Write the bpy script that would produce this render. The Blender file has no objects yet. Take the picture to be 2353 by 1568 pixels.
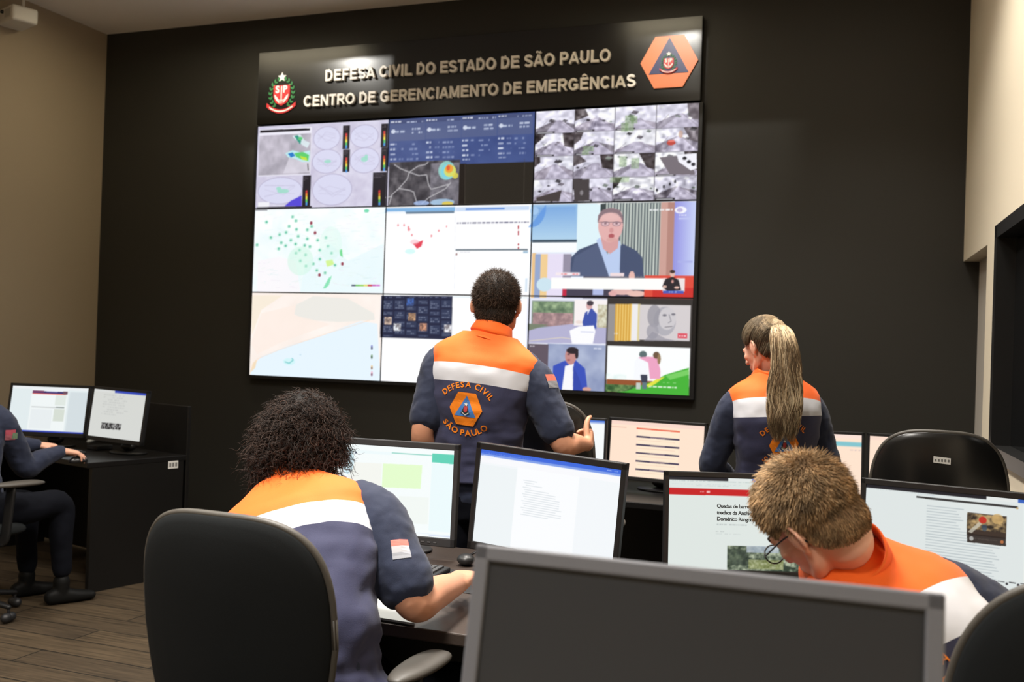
import bpy, bmesh, math, random
import numpy as np
from mathutils import Vector, Matrix
from mathutils.bvhtree import BVHTree
from mathutils import noise as mnoise

random.seed(7)
RNG = np.random.default_rng(7)
SC = bpy.context.scene
COL = SC.collection

# ------------------------------------------------------------------ camera
FPX, YAW, PITCH, ROLL = 2296.0, -0.3562, 0.0074, 0.0333
CAM = np.array([0.0, 0.0, 1.465])
_cy, _sy = math.cos(YAW), math.sin(YAW)
FW = np.array([_sy*math.cos(PITCH), _cy*math.cos(PITCH), math.sin(PITCH)])
_R0 = np.array([_cy, -_sy, 0.0]); _U0 = np.cross(_R0, FW)
RT = _R0*math.cos(ROLL) + _U0*math.sin(ROLL)
UP = -_R0*math.sin(ROLL) + _U0*math.cos(ROLL)
cd = bpy.data.cameras.new('camera'); cam = bpy.data.objects.new('camera', cd); COL.objects.link(cam)
M = Matrix.Identity(4)
for i in range(3):
    M[i][0], M[i][1], M[i][2], M[i][3] = RT[i], UP[i], -FW[i], CAM[i]
cam.matrix_world = M
cd.sensor_width = 36.0; cd.lens = FPX/2353*36.0; cd.clip_start = 0.05; cd.clip_end = 60
cd.dof.use_dof = True; cd.dof.focus_distance = 3.1; cd.dof.aperture_fstop = 4.5
SC.camera = cam

# ------------------------------------------------------------------ world, exposure
wd = bpy.data.worlds.new('world'); SC.world = wd; wd.use_nodes = True
wd.node_tree.nodes['Background'].inputs[0].default_value = (.8, .85, 1, 1)
wd.node_tree.nodes['Background'].inputs[1].default_value = 0.05
SC.view_settings.view_transform = 'Standard'; SC.view_settings.look = 'None'
SC.view_settings.exposure = 0.0; SC.view_settings.gamma = 1.0
SC.view_settings.use_curve_mapping = False

# ------------------------------------------------------------------ room lights (ceiling fixtures; bodies are built further down)
CEIL = 3.88
LIGHTS = [(-4.2, 3.35, 24), (-1.5, 3.9, 62), (-3.9, 1.6, 40), (-1.4, 1.7, 85), (-1.2, -.6, 70), (-3.6, -0.8, 40), (-.25, 4.5, 26)]
for lx, ly, pw in LIGHTS:
    ld = bpy.data.lights.new('ceiling_lamp', 'AREA'); ld.shape = 'SQUARE'; ld.size = 0.56; ld.energy = pw
    ld.color = (1.0, .955, .89); ld.spread = math.radians(120)
    lo = bpy.data.objects.new('ceiling_lamp', ld); COL.objects.link(lo); lo.location = (lx, ly, CEIL-.035)
WASH = [(-4.52, 5.33, 1.05), (-1.52, 5.33, .55)]       # wall washers over the sign; the narrow beams below are added
ADDED_SPOTS = [(-4.15, 5.33, -4.46, -3.285, 3.10, 3.50, 58), (-1.40, 5.33, -1.62, -1.125, 3.10, 3.50, 36)]   # unseen spots, added to brighten lettering and hexagon: x, y, lit rectangle on the sign
for bx, by, x0, x1, z0, z1, pw in ADDED_SPOTS:
    ls = bpy.data.lights.new('added_sign_spot', 'SPOT'); ls.energy = pw; ls.spot_size = math.radians(72); ls.spot_blend = .3; ls.shadow_soft_size = .0025; ls.color = (1, .97, .9)
    so = bpy.data.objects.new('added_sign_spot', ls); COL.objects.link(so); so.location = (bx, by, CEIL-.035)
    so.rotation_euler = (Vector(((x0+x1)/2, 6.285, (z0+z1)/2))-so.location).to_track_quat('-Z', 'Y').to_euler()

def ray(x, y): return FW + RT*(x-1176.5)/FPX - UP*(y-784)/FPX
def at(x, y, D): return CAM + ray(x, y)*D
def onY(x, y, Y): d = ray(x, y); return CAM + d*(Y/d[1])
def onZ(x, y, Z): d = ray(x, y); return CAM + d*((Z-CAM[2])/d[2])

# ------------------------------------------------------------------ materials
MATS = {}
def s2l(c):
    c = np.asarray(c, float)/255.0
    return np.where(c <= .04045, c/12.92, ((c+.055)/1.055)**2.4)
def mat(name, rgb, rough=.6, metal=0, spec=.5, bump=0, bscale=60, var=0, vscale=8, coat=0, sss=0, sheen=0):
    if name in MATS: return MATS[name]
    m = bpy.data.materials.new(name); m.use_nodes = True; nt = m.node_tree; b = nt.nodes['Principled BSDF']
    c = tuple(s2l(rgb)) + (1,)
    b.inputs['Base Color'].default_value = c; b.inputs['Roughness'].default_value = rough
    b.inputs['Metallic'].default_value = metal; b.inputs['Specular IOR Level'].default_value = spec
    b.inputs['Coat Weight'].default_value = coat
    if sheen: b.inputs['Sheen Weight'].default_value = sheen; b.inputs['Sheen Roughness'].default_value = .5
    if sss:
        b.inputs['Subsurface Weight'].default_value = sss
        b.inputs['Subsurface Radius'].default_value = (1, .35, .2); b.inputs['Subsurface Scale'].default_value = .008
    tc = nt.nodes.new('ShaderNodeTexCoord')
    if var:
        n = nt.nodes.new('ShaderNodeTexNoise'); n.inputs['Scale'].default_value = vscale; n.inputs['Detail'].default_value = 4
        nt.links.new(tc.outputs['Object'], n.inputs['Vector'])
        mx = nt.nodes.new('ShaderNodeMix'); mx.data_type = 'RGBA'
        mx.inputs[6].default_value = tuple(np.clip(np.array(c[:3])*(1-var), 0, 1))+(1,)
        mx.inputs[7].default_value = tuple(np.clip(np.array(c[:3])*(1+var), 0, 1))+(1,)
        nt.links.new(n.outputs['Fac'], mx.inputs[0]); nt.links.new(mx.outputs[2], b.inputs['Base Color'])
    if bump:
        n = nt.nodes.new('ShaderNodeTexNoise'); n.inputs['Scale'].default_value = bscale; n.inputs['Detail'].default_value = 3
        nt.links.new(tc.outputs['Object'], n.inputs['Vector'])
        bp = nt.nodes.new('ShaderNodeBump'); bp.inputs['Strength'].default_value = bump; bp.inputs['Distance'].default_value = .01
        nt.links.new(n.outputs['Fac'], bp.inputs['Height']); nt.links.new(bp.outputs[0], b.inputs['Normal'])
    MATS[name] = m; return m
def emis(name, rgb, st):
    if name in MATS: return MATS[name]
    m = bpy.data.materials.new(name); m.use_nodes = True; nt = m.node_tree
    b = nt.nodes['Principled BSDF']; b.inputs['Base Color'].default_value = (0, 0, 0, 1)
    b.inputs['Emission Color'].default_value = tuple(s2l(rgb))+(1,); b.inputs['Emission Strength'].default_value = st
    MATS[name] = m; return m
def screen_mat(name, st, rough=.35):
    if name in MATS: return MATS[name]
    m = bpy.data.materials.new(name); m.use_nodes = True; nt = m.node_tree; b = nt.nodes['Principled BSDF']
    a = nt.nodes.new('ShaderNodeAttribute'); a.attribute_name = 'pix'
    b.inputs['Base Color'].default_value = (.004, .004, .005, 1); b.inputs['Roughness'].default_value = rough
    b.inputs['Specular IOR Level'].default_value = .3
    nt.links.new(a.outputs['Color'], b.inputs['Emission Color']); b.inputs['Emission Strength'].default_value = st
    m.cycles.emission_sampling = 'NONE'
    MATS[name] = m; return m
def hair_mat(name, rough=.62):
    if name in MATS: return MATS[name]
    m = bpy.data.materials.new(name); m.use_nodes = True; nt = m.node_tree; b = nt.nodes['Principled BSDF']
    a = nt.nodes.new('ShaderNodeAttribute'); a.attribute_name = 'tint'
    nt.links.new(a.outputs['Color'], b.inputs['Base Color']); b.inputs['Roughness'].default_value = rough
    b.inputs['Specular IOR Level'].default_value = .22
    MATS[name] = m; return m

# ------------------------------------------------------------------ mesh helpers
def link(name, me, m=None, parent=None, smooth=False, world=False):
    """world=True: the mesh is written in room coordinates and its parent is an Empty"""
    o = bpy.data.objects.new(name, me); COL.objects.link(o)
    if m:
        for mm in (m if isinstance(m, (list, tuple)) else [m]): me.materials.append(mm)
    if parent is not None:
        o.parent = parent
        if world and parent.type == 'EMPTY': o.matrix_parent_inverse = parent.matrix_basis.inverted()
    if smooth: me.polygons.foreach_set('use_smooth', [True]*len(me.polygons))
    return o
def empty(name, loc, rz=0, label=None, cat=None, group=None):
    o = bpy.data.objects.new(name, None); COL.objects.link(o); o.empty_display_size = .1
    o.location = loc; o.rotation_euler = (0, 0, rz)
    o.matrix_basis = Matrix.LocRotScale(Vector(loc), Matrix.Rotation(rz, 3, 'Z'), None)
    if label: tag(o, label, cat, group)
    return o
def tag(o, label, cat, group=None):
    o['label'] = label; o['category'] = cat
    if group: o['group'] = group
    return o
def struct(o): o['kind'] = 'structure'; return o
class MB:
    """collects verts / faces"""
    def __init__(s): s.v = []; s.f = []; s.n = 0
    def add(s, v, f):
        v = np.asarray(v, float).reshape(-1, 3); s.v.append(v)
        s.f += [tuple(int(i)+s.n for i in q) for q in f]; s.n += len(v); return s
    def box(s, lo, hi, bev=0, seg=2):
        bm = bmesh.new(); bmesh.ops.create_cube(bm, size=1)
        lo = Vector(lo); hi = Vector(hi); c = (lo+hi)/2; d = hi-lo
        for v in bm.verts: v.co = Vector((v.co.x*d.x, v.co.y*d.y, v.co.z*d.z))+c
        if bev: bmesh.ops.bevel(bm, geom=bm.edges[:], offset=bev, segments=seg, profile=.5, affect='EDGES')
        s.bm(bm); bm.free(); return s
    def bm(s, bm):
        bm.verts.ensure_lookup_table(); bm.verts.index_update()
        s.add([v.co[:] for v in bm.verts], [[v.index for v in f.verts] for f in bm.faces]); return s
    def xf(s, fn):
        s.v = [fn(np.concatenate(s.v))] if s.v else []; return s
    def mat4(s, Mx):
        A = np.array(Mx); return s.xf(lambda v: v@A[:3, :3].T + A[:3, 3])
    def mesh(s, name='m'):
        me = bpy.data.meshes.new(name); V = np.concatenate(s.v) if s.v else np.zeros((0, 3))
        me.from_pydata(V.tolist(), [], s.f); me.update(); return me
    def obj(s, name, m, parent=None, smooth=False, world=False):
        return link(name, s.mesh(name), m, parent, smooth, world)
def fix_normals(me):
    bm = bmesh.new(); bm.from_mesh(me); bmesh.ops.recalc_face_normals(bm, faces=bm.faces[:]); bm.to_mesh(me); bm.free(); me.update()
def loopfaces(nr, ns, closed_r=False):
    f = []
    for i in range(nr if closed_r else nr-1):
        for j in range(ns):
            a = i*ns+j; b = i*ns+(j+1) % ns; i2 = (i+1) % nr
            f.append((a, b, i2*ns+(j+1) % ns, i2*ns+j))
    return f
def catmull(P, n):
    P = np.asarray(P, float); k = len(P)
    if k == 2: t = np.linspace(0, 1, n)[:, None]; return P[0]*(1-t)+P[1]*t
    Q = np.vstack([2*P[0]-P[1], P, 2*P[-1]-P[-2]]); out = []
    for u in np.linspace(0, k-1, n):
        i = min(int(u), k-2); t = u-i; p0, p1, p2, p3 = Q[i], Q[i+1], Q[i+2], Q[i+3]
        out.append(.5*((2*p1)+(-p0+p2)*t+(2*p0-5*p1+4*p2-p3)*t*t+(-p0+3*p1-3*p2+p3)*t**3))
    return np.array(out)
def nrm(v): v = np.asarray(v, float); return v/(np.linalg.norm(v)+1e-12)
def tube(path, rad, ns=16, up=(0, 0, 1), n=None, caps=True, power=2.0):
    """swept tube, rad rows are r or (ra, rb); ra lies along cross(tangent, up)"""
    path = np.asarray(path, float); rad = np.asarray(rad, float)
    if rad.ndim == 0: rad = np.full(len(path), float(rad))
    if rad.ndim == 1: rad = np.c_[rad, rad]
    if n:
        q = catmull(np.c_[path, rad], n); path = q[:, :3]; rad = np.maximum(q[:, 3:], 1e-4)
    T = np.gradient(path, axis=0); T /= np.linalg.norm(T, axis=1)[:, None]+1e-12
    a = np.linspace(0, 2*np.pi, ns, endpoint=False); ca, sa = np.cos(a), np.sin(a)
    ca = np.sign(ca)*np.abs(ca)**(2/power); sa = np.sign(sa)*np.abs(sa)**(2/power)
    prev = None; rings = []; fr = []
    for i in range(len(path)):
        if prev is None:
            A = np.cross(T[i], up)
            if np.linalg.norm(A) < 1e-3: A = np.cross(T[i], (1, 0, 0.01))
        else: A = prev-T[i]*(prev@T[i])
        A = nrm(A); B = np.cross(A, T[i]); prev = A; fr.append((A, B))
        rings.append(path[i]+np.outer(ca*rad[i, 0], A)+np.outer(sa*rad[i, 1], B))
    if caps:
        def capr(i, sgn):
            out = []
            r = rad[i].min()
            for ph in (30, 58, 80):
                c, s_ = math.cos(math.radians(ph)), math.sin(math.radians(ph))
                ctr = path[i]+T[i]*sgn*r*s_; A, B = fr[i]
                out.append(ctr+np.outer(ca*rad[i, 0]*c, A)+np.outer(sa*rad[i, 1]*c, B))
            return out
        rings = capr(0, -1)[::-1]+rings+capr(len(path)-1, 1)
    V = np.concatenate(rings); nr = len(rings); F = loopfaces(nr, ns)
    F = [q[::-1] for q in F]
    F.append(tuple(range(ns))); F.append(tuple(reversed(range((nr-1)*ns, nr*ns))))
    return V, F
def ellipsoid(c, r, R=None, ns=24, nr=14, pw=1.0):
    V = []; F = []
    th = np.linspace(0, np.pi, nr+1)[1:-1]; ph = np.linspace(0, 2*np.pi, ns, endpoint=False)
    for t in th: V += [(math.sin(t)*math.cos(p), math.sin(t)*math.sin(p), math.cos(t)) for p in ph]
    V += [(0, 0, 1), (0, 0, -1)]; V = np.array(V)*np.array(r)
    if R is not None: V = V@np.array(R).T
    F = [q[::-1] for q in loopfaces(nr-1, ns)]; k = (nr-1)*ns
    F += [(j, (j+1) % ns, k)[::1] for j in range(ns)]
    F += [((nr-2)*ns+(j+1) % ns, (nr-2)*ns+j, k+1) for j in range(ns)]
    return V+np.array(c), F
def remesh(mb, voxel, smooth=4, fac=.5):
    me = mb.mesh('tmp'); fix_normals(me); o = bpy.data.objects.new('tmp', me); COL.objects.link(o)
    r = o.modifiers.new('r', 'REMESH'); r.mode = 'VOXEL'; r.voxel_size = voxel
    if smooth: s = o.modifiers.new('s', 'SMOOTH'); s.iterations = smooth; s.factor = fac
    dg = bpy.context.evaluated_depsgraph_get(); out = bpy.data.meshes.new_from_object(o.evaluated_get(dg))
    bpy.data.objects.remove(o); bpy.data.meshes.remove(me); return out
def displace(me, amp, scale, seed=0, stretch=(1, 1, 1), mask=None):
    me.update(); n = len(me.vertices); co = np.empty(n*3); me.vertices.foreach_get('co', co); co = co.reshape(-1, 3)
    no = np.empty(n*3); me.vertices.foreach_get('normal', no); no = no.reshape(-1, 3)
    d = np.array([mnoise.fractal(Vector((p[0]*scale*stretch[0]+seed, p[1]*scale*stretch[1], p[2]*scale*stretch[2])), 1.0, 2.0, 3) for p in co])
    if mask is not None: d = d*mask(co)
    co = co+no*(d*amp)[:, None]; me.vertices.foreach_set('co', co.ravel()); me.update()
def text_geo(s, size, off=0.0, extrude=0.0, res=4, space=1.0, align='LEFT'):
    cu = bpy.data.curves.new('t', 'FONT'); cu.body = s; cu.size = size; cu.offset = off; cu.extrude = extrude
    cu.resolution_u = res; cu.space_character = space; cu.align_x = align
    o = bpy.data.objects.new('t', cu); COL.objects.link(o); dg = bpy.context.evaluated_depsgraph_get()
    me = bpy.data.meshes.new_from_object(o.evaluated_get(dg))
    V = np.array([v.co[:] for v in me.vertices]).reshape(-1, 3); F = [tuple(p.vertices) for p in me.polygons]
    bpy.data.objects.remove(o); bpy.data.curves.remove(cu); bpy.data.meshes.remove(me); return V, F

# ------------------------------------------------------------------ screen pictures: little raster painted in code, shown as vertex colours
class Canvas:
    def __init__(s, O, X, Z, w, h, nx, ny, bg=(255, 255, 255), ss=2):
        """O = bottom-left corner, X/Z unit axes, w/h metres"""
        s.O, s.X, s.Z, s.w, s.h = np.array(O), nrm(X), nrm(Z), w, h
        s.N = nrm(np.cross(s.X, s.Z)); s.nx, s.ny, s.ss = nx, ny, ss
        s.W, s.H = nx*ss, ny*ss; s.a = np.ones((s.H, s.W, 3))*np.array(bg, float)
    def m(s, x, y):                               # photo pixel -> raster pixel
        d = ray(x, y); t = ((s.O-CAM)@s.N)/(d@s.N); p = CAM+d*t-s.O
        return (p@s.X)/s.w*s.W, s.H-(p@s.Z)/s.h*s.H
    def uv(s, u, v): return u*s.W, (1-v)*s.H      # fractions -> raster pixel
    def _poly(s, P, col, al=1.0):
        P = np.asarray(P, float); x0, y0 = np.floor(P.min(0)).astype(int); x1, y1 = np.ceil(P.max(0)).astype(int)+1
        x0, y0 = max(x0, 0), max(y0, 0); x1, y1 = min(x1, s.W), min(y1, s.H)
        if x1 <= x0 or y1 <= y0: return
        X, Y = np.meshgrid(np.arange(x0, x1)+.5, np.arange(y0, y1)+.5); ins = np.zeros(X.shape, bool); n = len(P)
        for i in range(n):
            xa, ya = P[i]; xb, yb = P[(i+1) % n]
            if ya == yb: continue
            c = ((ya > Y) != (yb > Y)) & (X < (xb-xa)*(Y-ya)/(yb-ya)+xa); ins ^= c
        r = s.a[y0:y1, x0:x1]; r[ins] = r[ins]*(1-al)+np.array(col, float)*al
    def poly(s, pts, col, al=1.0): s._poly([s.m(*p) for p in pts], col, al)
    def rect(s, x0, y0, x1, y1, col, al=1.0):     # photo px corners, edges follow the screen
        a = s.m(x0, y0); b = s.m(x1, y1); s._poly([a, (b[0], a[1]), b, (a[0], b[1])], col, al)
    def frect(s, u0, v0, u1, v1, col, al=1.0):
        a = s.uv(u0, v0); b = s.uv(u1, v1); s._poly([a, (b[0], a[1]), b, (a[0], b[1])], col, al)
    def ell(s, cx, cy, rx, ry, col, al=1.0, a0=0, a1=360):
        c = s.m(cx, cy); ax = s.m(cx+rx, cy)[0]-c[0]; ay = s.m(cx, cy+ry)[1]-c[1]
        t = np.radians(np.linspace(a0, a1, 33)); s._poly(np.c_[c[0]+np.cos(t)*ax, c[1]+np.sin(t)*ay], col, al)
    def line(s, pts, wd, col, al=1.0, raw=False):
        q = [p if raw else s.m(*p) for p in pts]
        k = 1.0 if raw else abs(s.m(pts[0][0]+1, pts[0][1])[0]-s.m(*pts[0])[0])
        for a, b in zip(q[:-1], q[1:]):
            a, b = np.array(a), np.array(b); d = b-a; L = np.hypot(*d)+1e-9; n = np.array([-d[1], d[0]])/L*wd*k/2
            s._poly([a+n, b+n, b-n, a-n], col, al)
    def scrib(s, x0, y0, x1, y1, col, rows=1, al=.8, seed=1, fill=.75):   # blurred rows of writing too small to read
        r = random.Random(seed); a = s.m(x0, y0); b = s.m(x1, y1); H = max((b[1]-a[1])/rows, 2.5)
        for k in range(rows):
            x = a[0]; yy = a[1]+k*H; end = a[0]+(b[0]-a[0])*(r.uniform(.72, 1) if rows > 1 else 1)
            while x < end:
                L = r.uniform(.6, 2.6)*max(H*.6, 1.5)
                if r.random() < fill: s._poly([(x, yy+H*.2), (min(x+L, end), yy+H*.2), (min(x+L, end), yy+H*.72), (x, yy+H*.72)], col, al*r.uniform(.6, 1))
                x += L+H*.3
    def tex(s, x0, y0, x1, y1, ca, cb, sc=6, seed=0, con=2.0, al=1.0, poly=None):
        a = s.m(x0, y0); b = s.m(x1, y1); X0, X1 = int(max(a[0], 0)), int(min(b[0], s.W)); Y0, Y1 = int(max(a[1], 0)), int(min(b[1], s.H))
        if X1 <= X0 or Y1 <= Y0: return
        rg = np.random.default_rng(seed); h, w = Y1-Y0, X1-X0; f = np.zeros((h, w)); amp = 1; tot = 0
        for o in range(3):
            gh, gw = max(2, int(h/(sc*s.ss)*2**o)+2), max(2, int(w/(sc*s.ss)*2**o)+2); g = rg.random((gh, gw))
            yy = np.linspace(0, gh-1.001, h); xx = np.linspace(0, gw-1.001, w); yi, xi = yy.astype(int), xx.astype(int)
            fy, fx = (yy-yi)[:, None], (xx-xi)[None]
            f += amp*(g[yi][:, xi]*(1-fy)*(1-fx)+g[yi+1][:, xi]*fy*(1-fx)+g[yi][:, xi+1]*(1-fy)*fx+g[yi+1][:, xi+1]*fy*fx); tot += amp; amp *= .55
        f = np.clip((f/tot-.5)*con+.5, 0, 1)[..., None]*1.0
        new = np.array(ca, float)*(1-f)+np.array(cb, float)*f
        s.a[Y0:Y1, X0:X1] = s.a[Y0:Y1, X0:X1]*(1-al)+new*al
    def blur(s, k=1):
        for _ in range(k):
            a = np.pad(s.a, ((1, 1), (1, 1), (0, 0)), 'edge')
            s.a = (a[:-2, 1:-1]+a[2:, 1:-1]+a[1:-1, :-2]+a[1:-1, 2:]+2*a[1:-1, 1:-1])/6
    def pix(s):
        return s.a.reshape(s.ny, s.ss, s.nx, s.ss, 3).mean((1, 3))
def screen_mesh(pix, w, h):
    """grid in local x,z plane, origin bottom-left, one vertex per picture element"""
    ny, nx = pix.shape[:2]; x = np.linspace(0, w, nx); z = np.linspace(h, 0, ny)
    X, Z = np.meshgrid(x, z); V = np.c_[X.ravel(), np.zeros(nx*ny), Z.ravel()]
    idx = np.arange(nx*ny).reshape(ny, nx)
    F = np.stack([idx[1:, :-1], idx[1:, 1:], idx[:-1, 1:], idx[:-1, :-1]], -1).reshape(-1, 4)
    me = bpy.data.meshes.new('screen'); me.vertices.add(len(V)); me.vertices.foreach_set('co', V.ravel())
    me.loops.add(F.size); me.loops.foreach_set('vertex_index', F.ravel().astype(np.int32))
    me.polygons.add(len(F)); me.polygons.foreach_set('loop_start', np.arange(0, F.size, 4, dtype=np.int32))
    me.update(calc_edges=True)
    ca = me.color_attributes.new('pix', 'FLOAT_COLOR', 'POINT')
    c = np.ones((nx*ny, 4)); c[:, :3] = s2l(np.clip(pix, 0, 255)).reshape(-1, 3); ca.data.foreach_set('color', c.ravel())
    return me

# ------------------------------------------------------------------ the room
WY, XL, YR = 6.35, -5.92, -3.2
RD = nrm((0.052, -.999, 0))                      # the right wall runs toward the viewer along this direction
RO = np.array([.42, WY, 0.0]); RN = np.array([-RD[1], RD[0], 0])*-1   # into the room (-x)
if RN[0] > 0: RN = -RN
m_black = mat('black_matt_wall', (49, 48, 44), .5, spec=.3, bump=.05, bscale=300)
m_wallL = mat('taupe_paint', (160, 144, 120), .75, bump=.06, bscale=250)
m_wallR = mat('cream_paint', (236, 224, 200), .8, bump=.04, bscale=250)
m_ceil = mat('ceiling_paint', (250, 242, 232), .9, bump=.03, bscale=200)
def wood_floor():
    m = bpy.data.materials.new('dark_wood_planks'); m.use_nodes = True; nt = m.node_tree; b = nt.nodes['Principled BSDF']
    tc = nt.nodes.new('ShaderNodeTexCoord'); mp = nt.nodes.new('ShaderNodeMapping'); mp.inputs['Scale'].default_value = (1, 1, 1)
    nt.links.new(tc.outputs['Object'], mp.inputs[0])
    br = nt.nodes.new('ShaderNodeTexBrick'); br.inputs['Scale'].default_value = 1
    br.inputs['Brick Width'].default_value = 1.2; br.inputs['Row Height'].default_value = .18; br.inputs['Mortar Size'].default_value = .004
    br.inputs['Color1'].default_value = tuple(s2l((80, 68, 52)))+(1,); br.inputs['Color2'].default_value = tuple(s2l((66, 56, 44)))+(1,)
    br.inputs['Mortar'].default_value = (.008, .007, .005, 1); nt.links.new(mp.outputs[0], br.inputs['Vector'])
    mp2 = nt.nodes.new('ShaderNodeMapping'); mp2.inputs['Scale'].default_value = (2.5, 45, 1); nt.links.new(tc.outputs['Object'], mp2.inputs[0])
    n = nt.nodes.new('ShaderNodeTexNoise'); n.inputs['Scale'].default_value = 1.5; n.inputs['Detail'].default_value = 6; nt.links.new(mp2.outputs[0], n.inputs[0])
    mx = nt.nodes.new('ShaderNodeMix'); mx.data_type = 'RGBA'; mx.blend_type = 'MULTIPLY'; mx.inputs[0].default_value = .8
    rp = nt.nodes.new('ShaderNodeValToRGB'); rp.color_ramp.elements[0].position = .3; rp.color_ramp.elements[1].position = .7
    rp.color_ramp.elements[0].color = (.35, .33, .3, 1); rp.color_ramp.elements[1].color = (1.3, 1.25, 1.2, 1)
    nt.links.new(n.outputs['Fac'], rp.inputs[0]); nt.links.new(br.outputs['Color'], mx.inputs[6]); nt.links.new(rp.outputs[0], mx.inputs[7])
    nt.links.new(mx.outputs[2], b.inputs['Base Color']); b.inputs['Roughness'].default_value = .45
    return m
XR_ = .95
struct(MB().box((XL-.1, YR-.1, -.1), (XR_+.2, WY+.1, 0)).obj('floor', wood_floor()))
struct(MB().box((XL-.1, YR-.1, CEIL), (XR_+.2, WY+.1, CEIL+.1)).obj('ceiling', m_ceil))
struct(MB().box((XL-.1, YR-.1, 0), (XL, WY, CEIL)).obj('wall_left', m_wallL))
struct(MB().box((XL-.1, WY, 0), (RO[0]+.30, WY+.1, CEIL)).obj('wall_back', m_black))
struct(MB().box((XL, YR-.1, 0), (XR_+.1, YR, CEIL)).obj('wall_front', m_wallR))
# right wall: pieces around the doorway recess and the dark window.  s = metres along the wall from the corner, t = depth away from the room
def rw(s, t, z): return RO+RD*s-RN*t+np.array([0, 0, z])
def rbox(mb, s0, s1, t0, t1, z0, z1):
    v = [rw(s, t, z) for s in (s0, s1) for t in (t0, t1) for z in (z0, z1)]
    mb.add(v, [(0, 1, 3, 2), (4, 6, 7, 5), (0, 4, 5, 1), (2, 3, 7, 6), (0, 2, 6, 4), (1, 5, 7, 3)]); return mb
DW0, DW1, DH = .0, .90, 2.057
WW0, WW1, WZ0, WZ1 = 1.29, 3.2, 1.04, 2.10
w = MB()
rbox(w, 0, DW1, 0, .12, DH, CEIL); rbox(w, DW1, WW0, 0, .12, 0, CEIL)
rbox(w, WW0, WW1, 0, .12, 0, WZ0); rbox(w, WW0, WW1, 0, .12, WZ1, CEIL); rbox(w, WW1, 9.6, 0, .12, 0, CEIL)
struct(w.obj('wall_right', m_wallR))
dr = struct(rbox(MB(), .0, DW1, .085, .12, 0, DH).obj('door_1', mat('door_laminate', (214, 208, 200), .6, bump=.02)))
hb = MB(); p0 = rw(DW1-.055, .075, 1.262); p1 = rw(DW1-.055, .075, 1.395)
rbox(hb, DW1-.075, DW1-.04, .045, .075, 1.255, 1.40)
rbox(hb, DW1-.068, DW1-.047, .07, .086, 1.27, 1.285); rbox(hb, DW1-.068, DW1-.047, .07, .086, 1.37, 1.385)
hb.obj('door_handle', mat('black_metal', (22, 22, 22), .35), dr)
# dark window: deep black frame, mullions, dark glass, vertical blind slats behind
m_frame = mat('black_window_frame', (24, 24, 24), .45)
wf = MB()
for a, b_, c, d in ((WW0, WW0+.07, WZ0, WZ1), (WW1-.07, WW1, WZ0, WZ1), (WW0, WW1, WZ0, WZ0+.06), (WW0, WW1, WZ1-.06, WZ1), (2.2, 2.26, WZ0, WZ1)):
    rbox(wf, a, b_, -.025, .10, c, d)
wo = struct(wf.obj('window_1', m_frame))
rbox(MB(), WW0+.07, WW1-.07, .055, .062, WZ0+.06, WZ1-.06).obj('window_pane', mat('dark_glass', (16, 18, 20), .06, spec=.6), wo)
bl = MB()
for k in range(22): rbox(bl, WW0+.08+k*.078, WW0+.08+k*.078+.066, .066+.006*(k % 2), .070+.006*(k % 2), WZ0+.07, WZ1-.07)
bl.obj('window_blind', mat('dark_blind', (34, 34, 36), .6), wo)
# skirting along the walls
struct(MB().box((XL, YR, 0), (XL+.015, WY, .07)).obj('baseboard_left', m_black))
struct(MB().box((XL+.015, WY-.015, 0), (RO[0], WY, .07)).obj('baseboard_back', m_black))

# ceiling luminaires
m_fix = mat('white_fixture_metal', (225, 223, 218), .5)
m_dif = emis('luminaire_diffuser', (255, 242, 218), 6.0)
NEARTO = ['above the back desk row, left of middle', 'above the back desk row, middle', 'in the left half of the ceiling, second row', 'above the middle desk row',
          'above the front desk', 'behind the viewer on the left', 'near the right wall and door']
for i, (lx, ly, pw) in enumerate(LIGHTS):
    e = empty('ceiling_light', (lx, ly, CEIL), 0, 'square recessed ceiling light '+NEARTO[i], 'ceiling light', 'square ceiling lights')
    f = MB()
    for q in ((-.31, -.31, -.28, .31), (.28, -.31, .31, .31), (-.28, -.31, .28, -.28), (-.28, .28, .28, .31)):
        f.box((q[0], q[1], -.03), (q[2], q[3], 0))
    f.obj('frame', m_fix, e); MB().box((-.28, -.28, -.012), (.28, .28, -.004)).obj('diffuser', m_dif, e)
for i, (bx, by, x0, x1, z0, z1, pw) in enumerate(ADDED_SPOTS):     # unseen plates and boxes, added to cut the beams to the lit rectangles
    e = empty('added_spotlight', (bx, by, CEIL), 0, 'small black unseen lamp added to light the '+['left lettering and crest', 'orange hexagon emblem'][i], 'ceiling light'); sz = CEIL-.035; k = .10/(6.285-by); pb = MB()
    ax0, ax1, az0, az1 = bx+(x0-bx)*k, bx+(x1-bx)*k, sz+(z0-sz)*k, sz+(z1-sz)*k; y0, y1 = by+.10, by+.103
    pb.box((bx-.2, y0, az1), (bx+.2, y1, CEIL)).box((bx-.2, y0, CEIL-.125), (bx+.2, y1, az0)).box((bx-.2, y0, az0), (ax0, y1, az1)).box((ax1, y0, az0), (bx+.2, y1, az1)).obj('added_beam_mask', mat('spot_black', (12, 12, 12), .8), e, world=True)
    MB().box((bx-.2, by-.06, CEIL-.008), (bx+.2, by+.10, CEIL)).box((bx-.2, by-.064, CEIL-.125), (bx+.2, by-.06, CEIL)).box((bx-.203, by-.06, CEIL-.125), (bx-.2, by+.1, CEIL)).box((bx+.2, by-.06, CEIL-.125), (bx+.203, by+.1, CEIL)).obj('housing', mat('spot_black', (12, 12, 12), .8), e, world=True)
m_wash = emis('wall_washer_diffuser', (255, 240, 205), 34)
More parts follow.
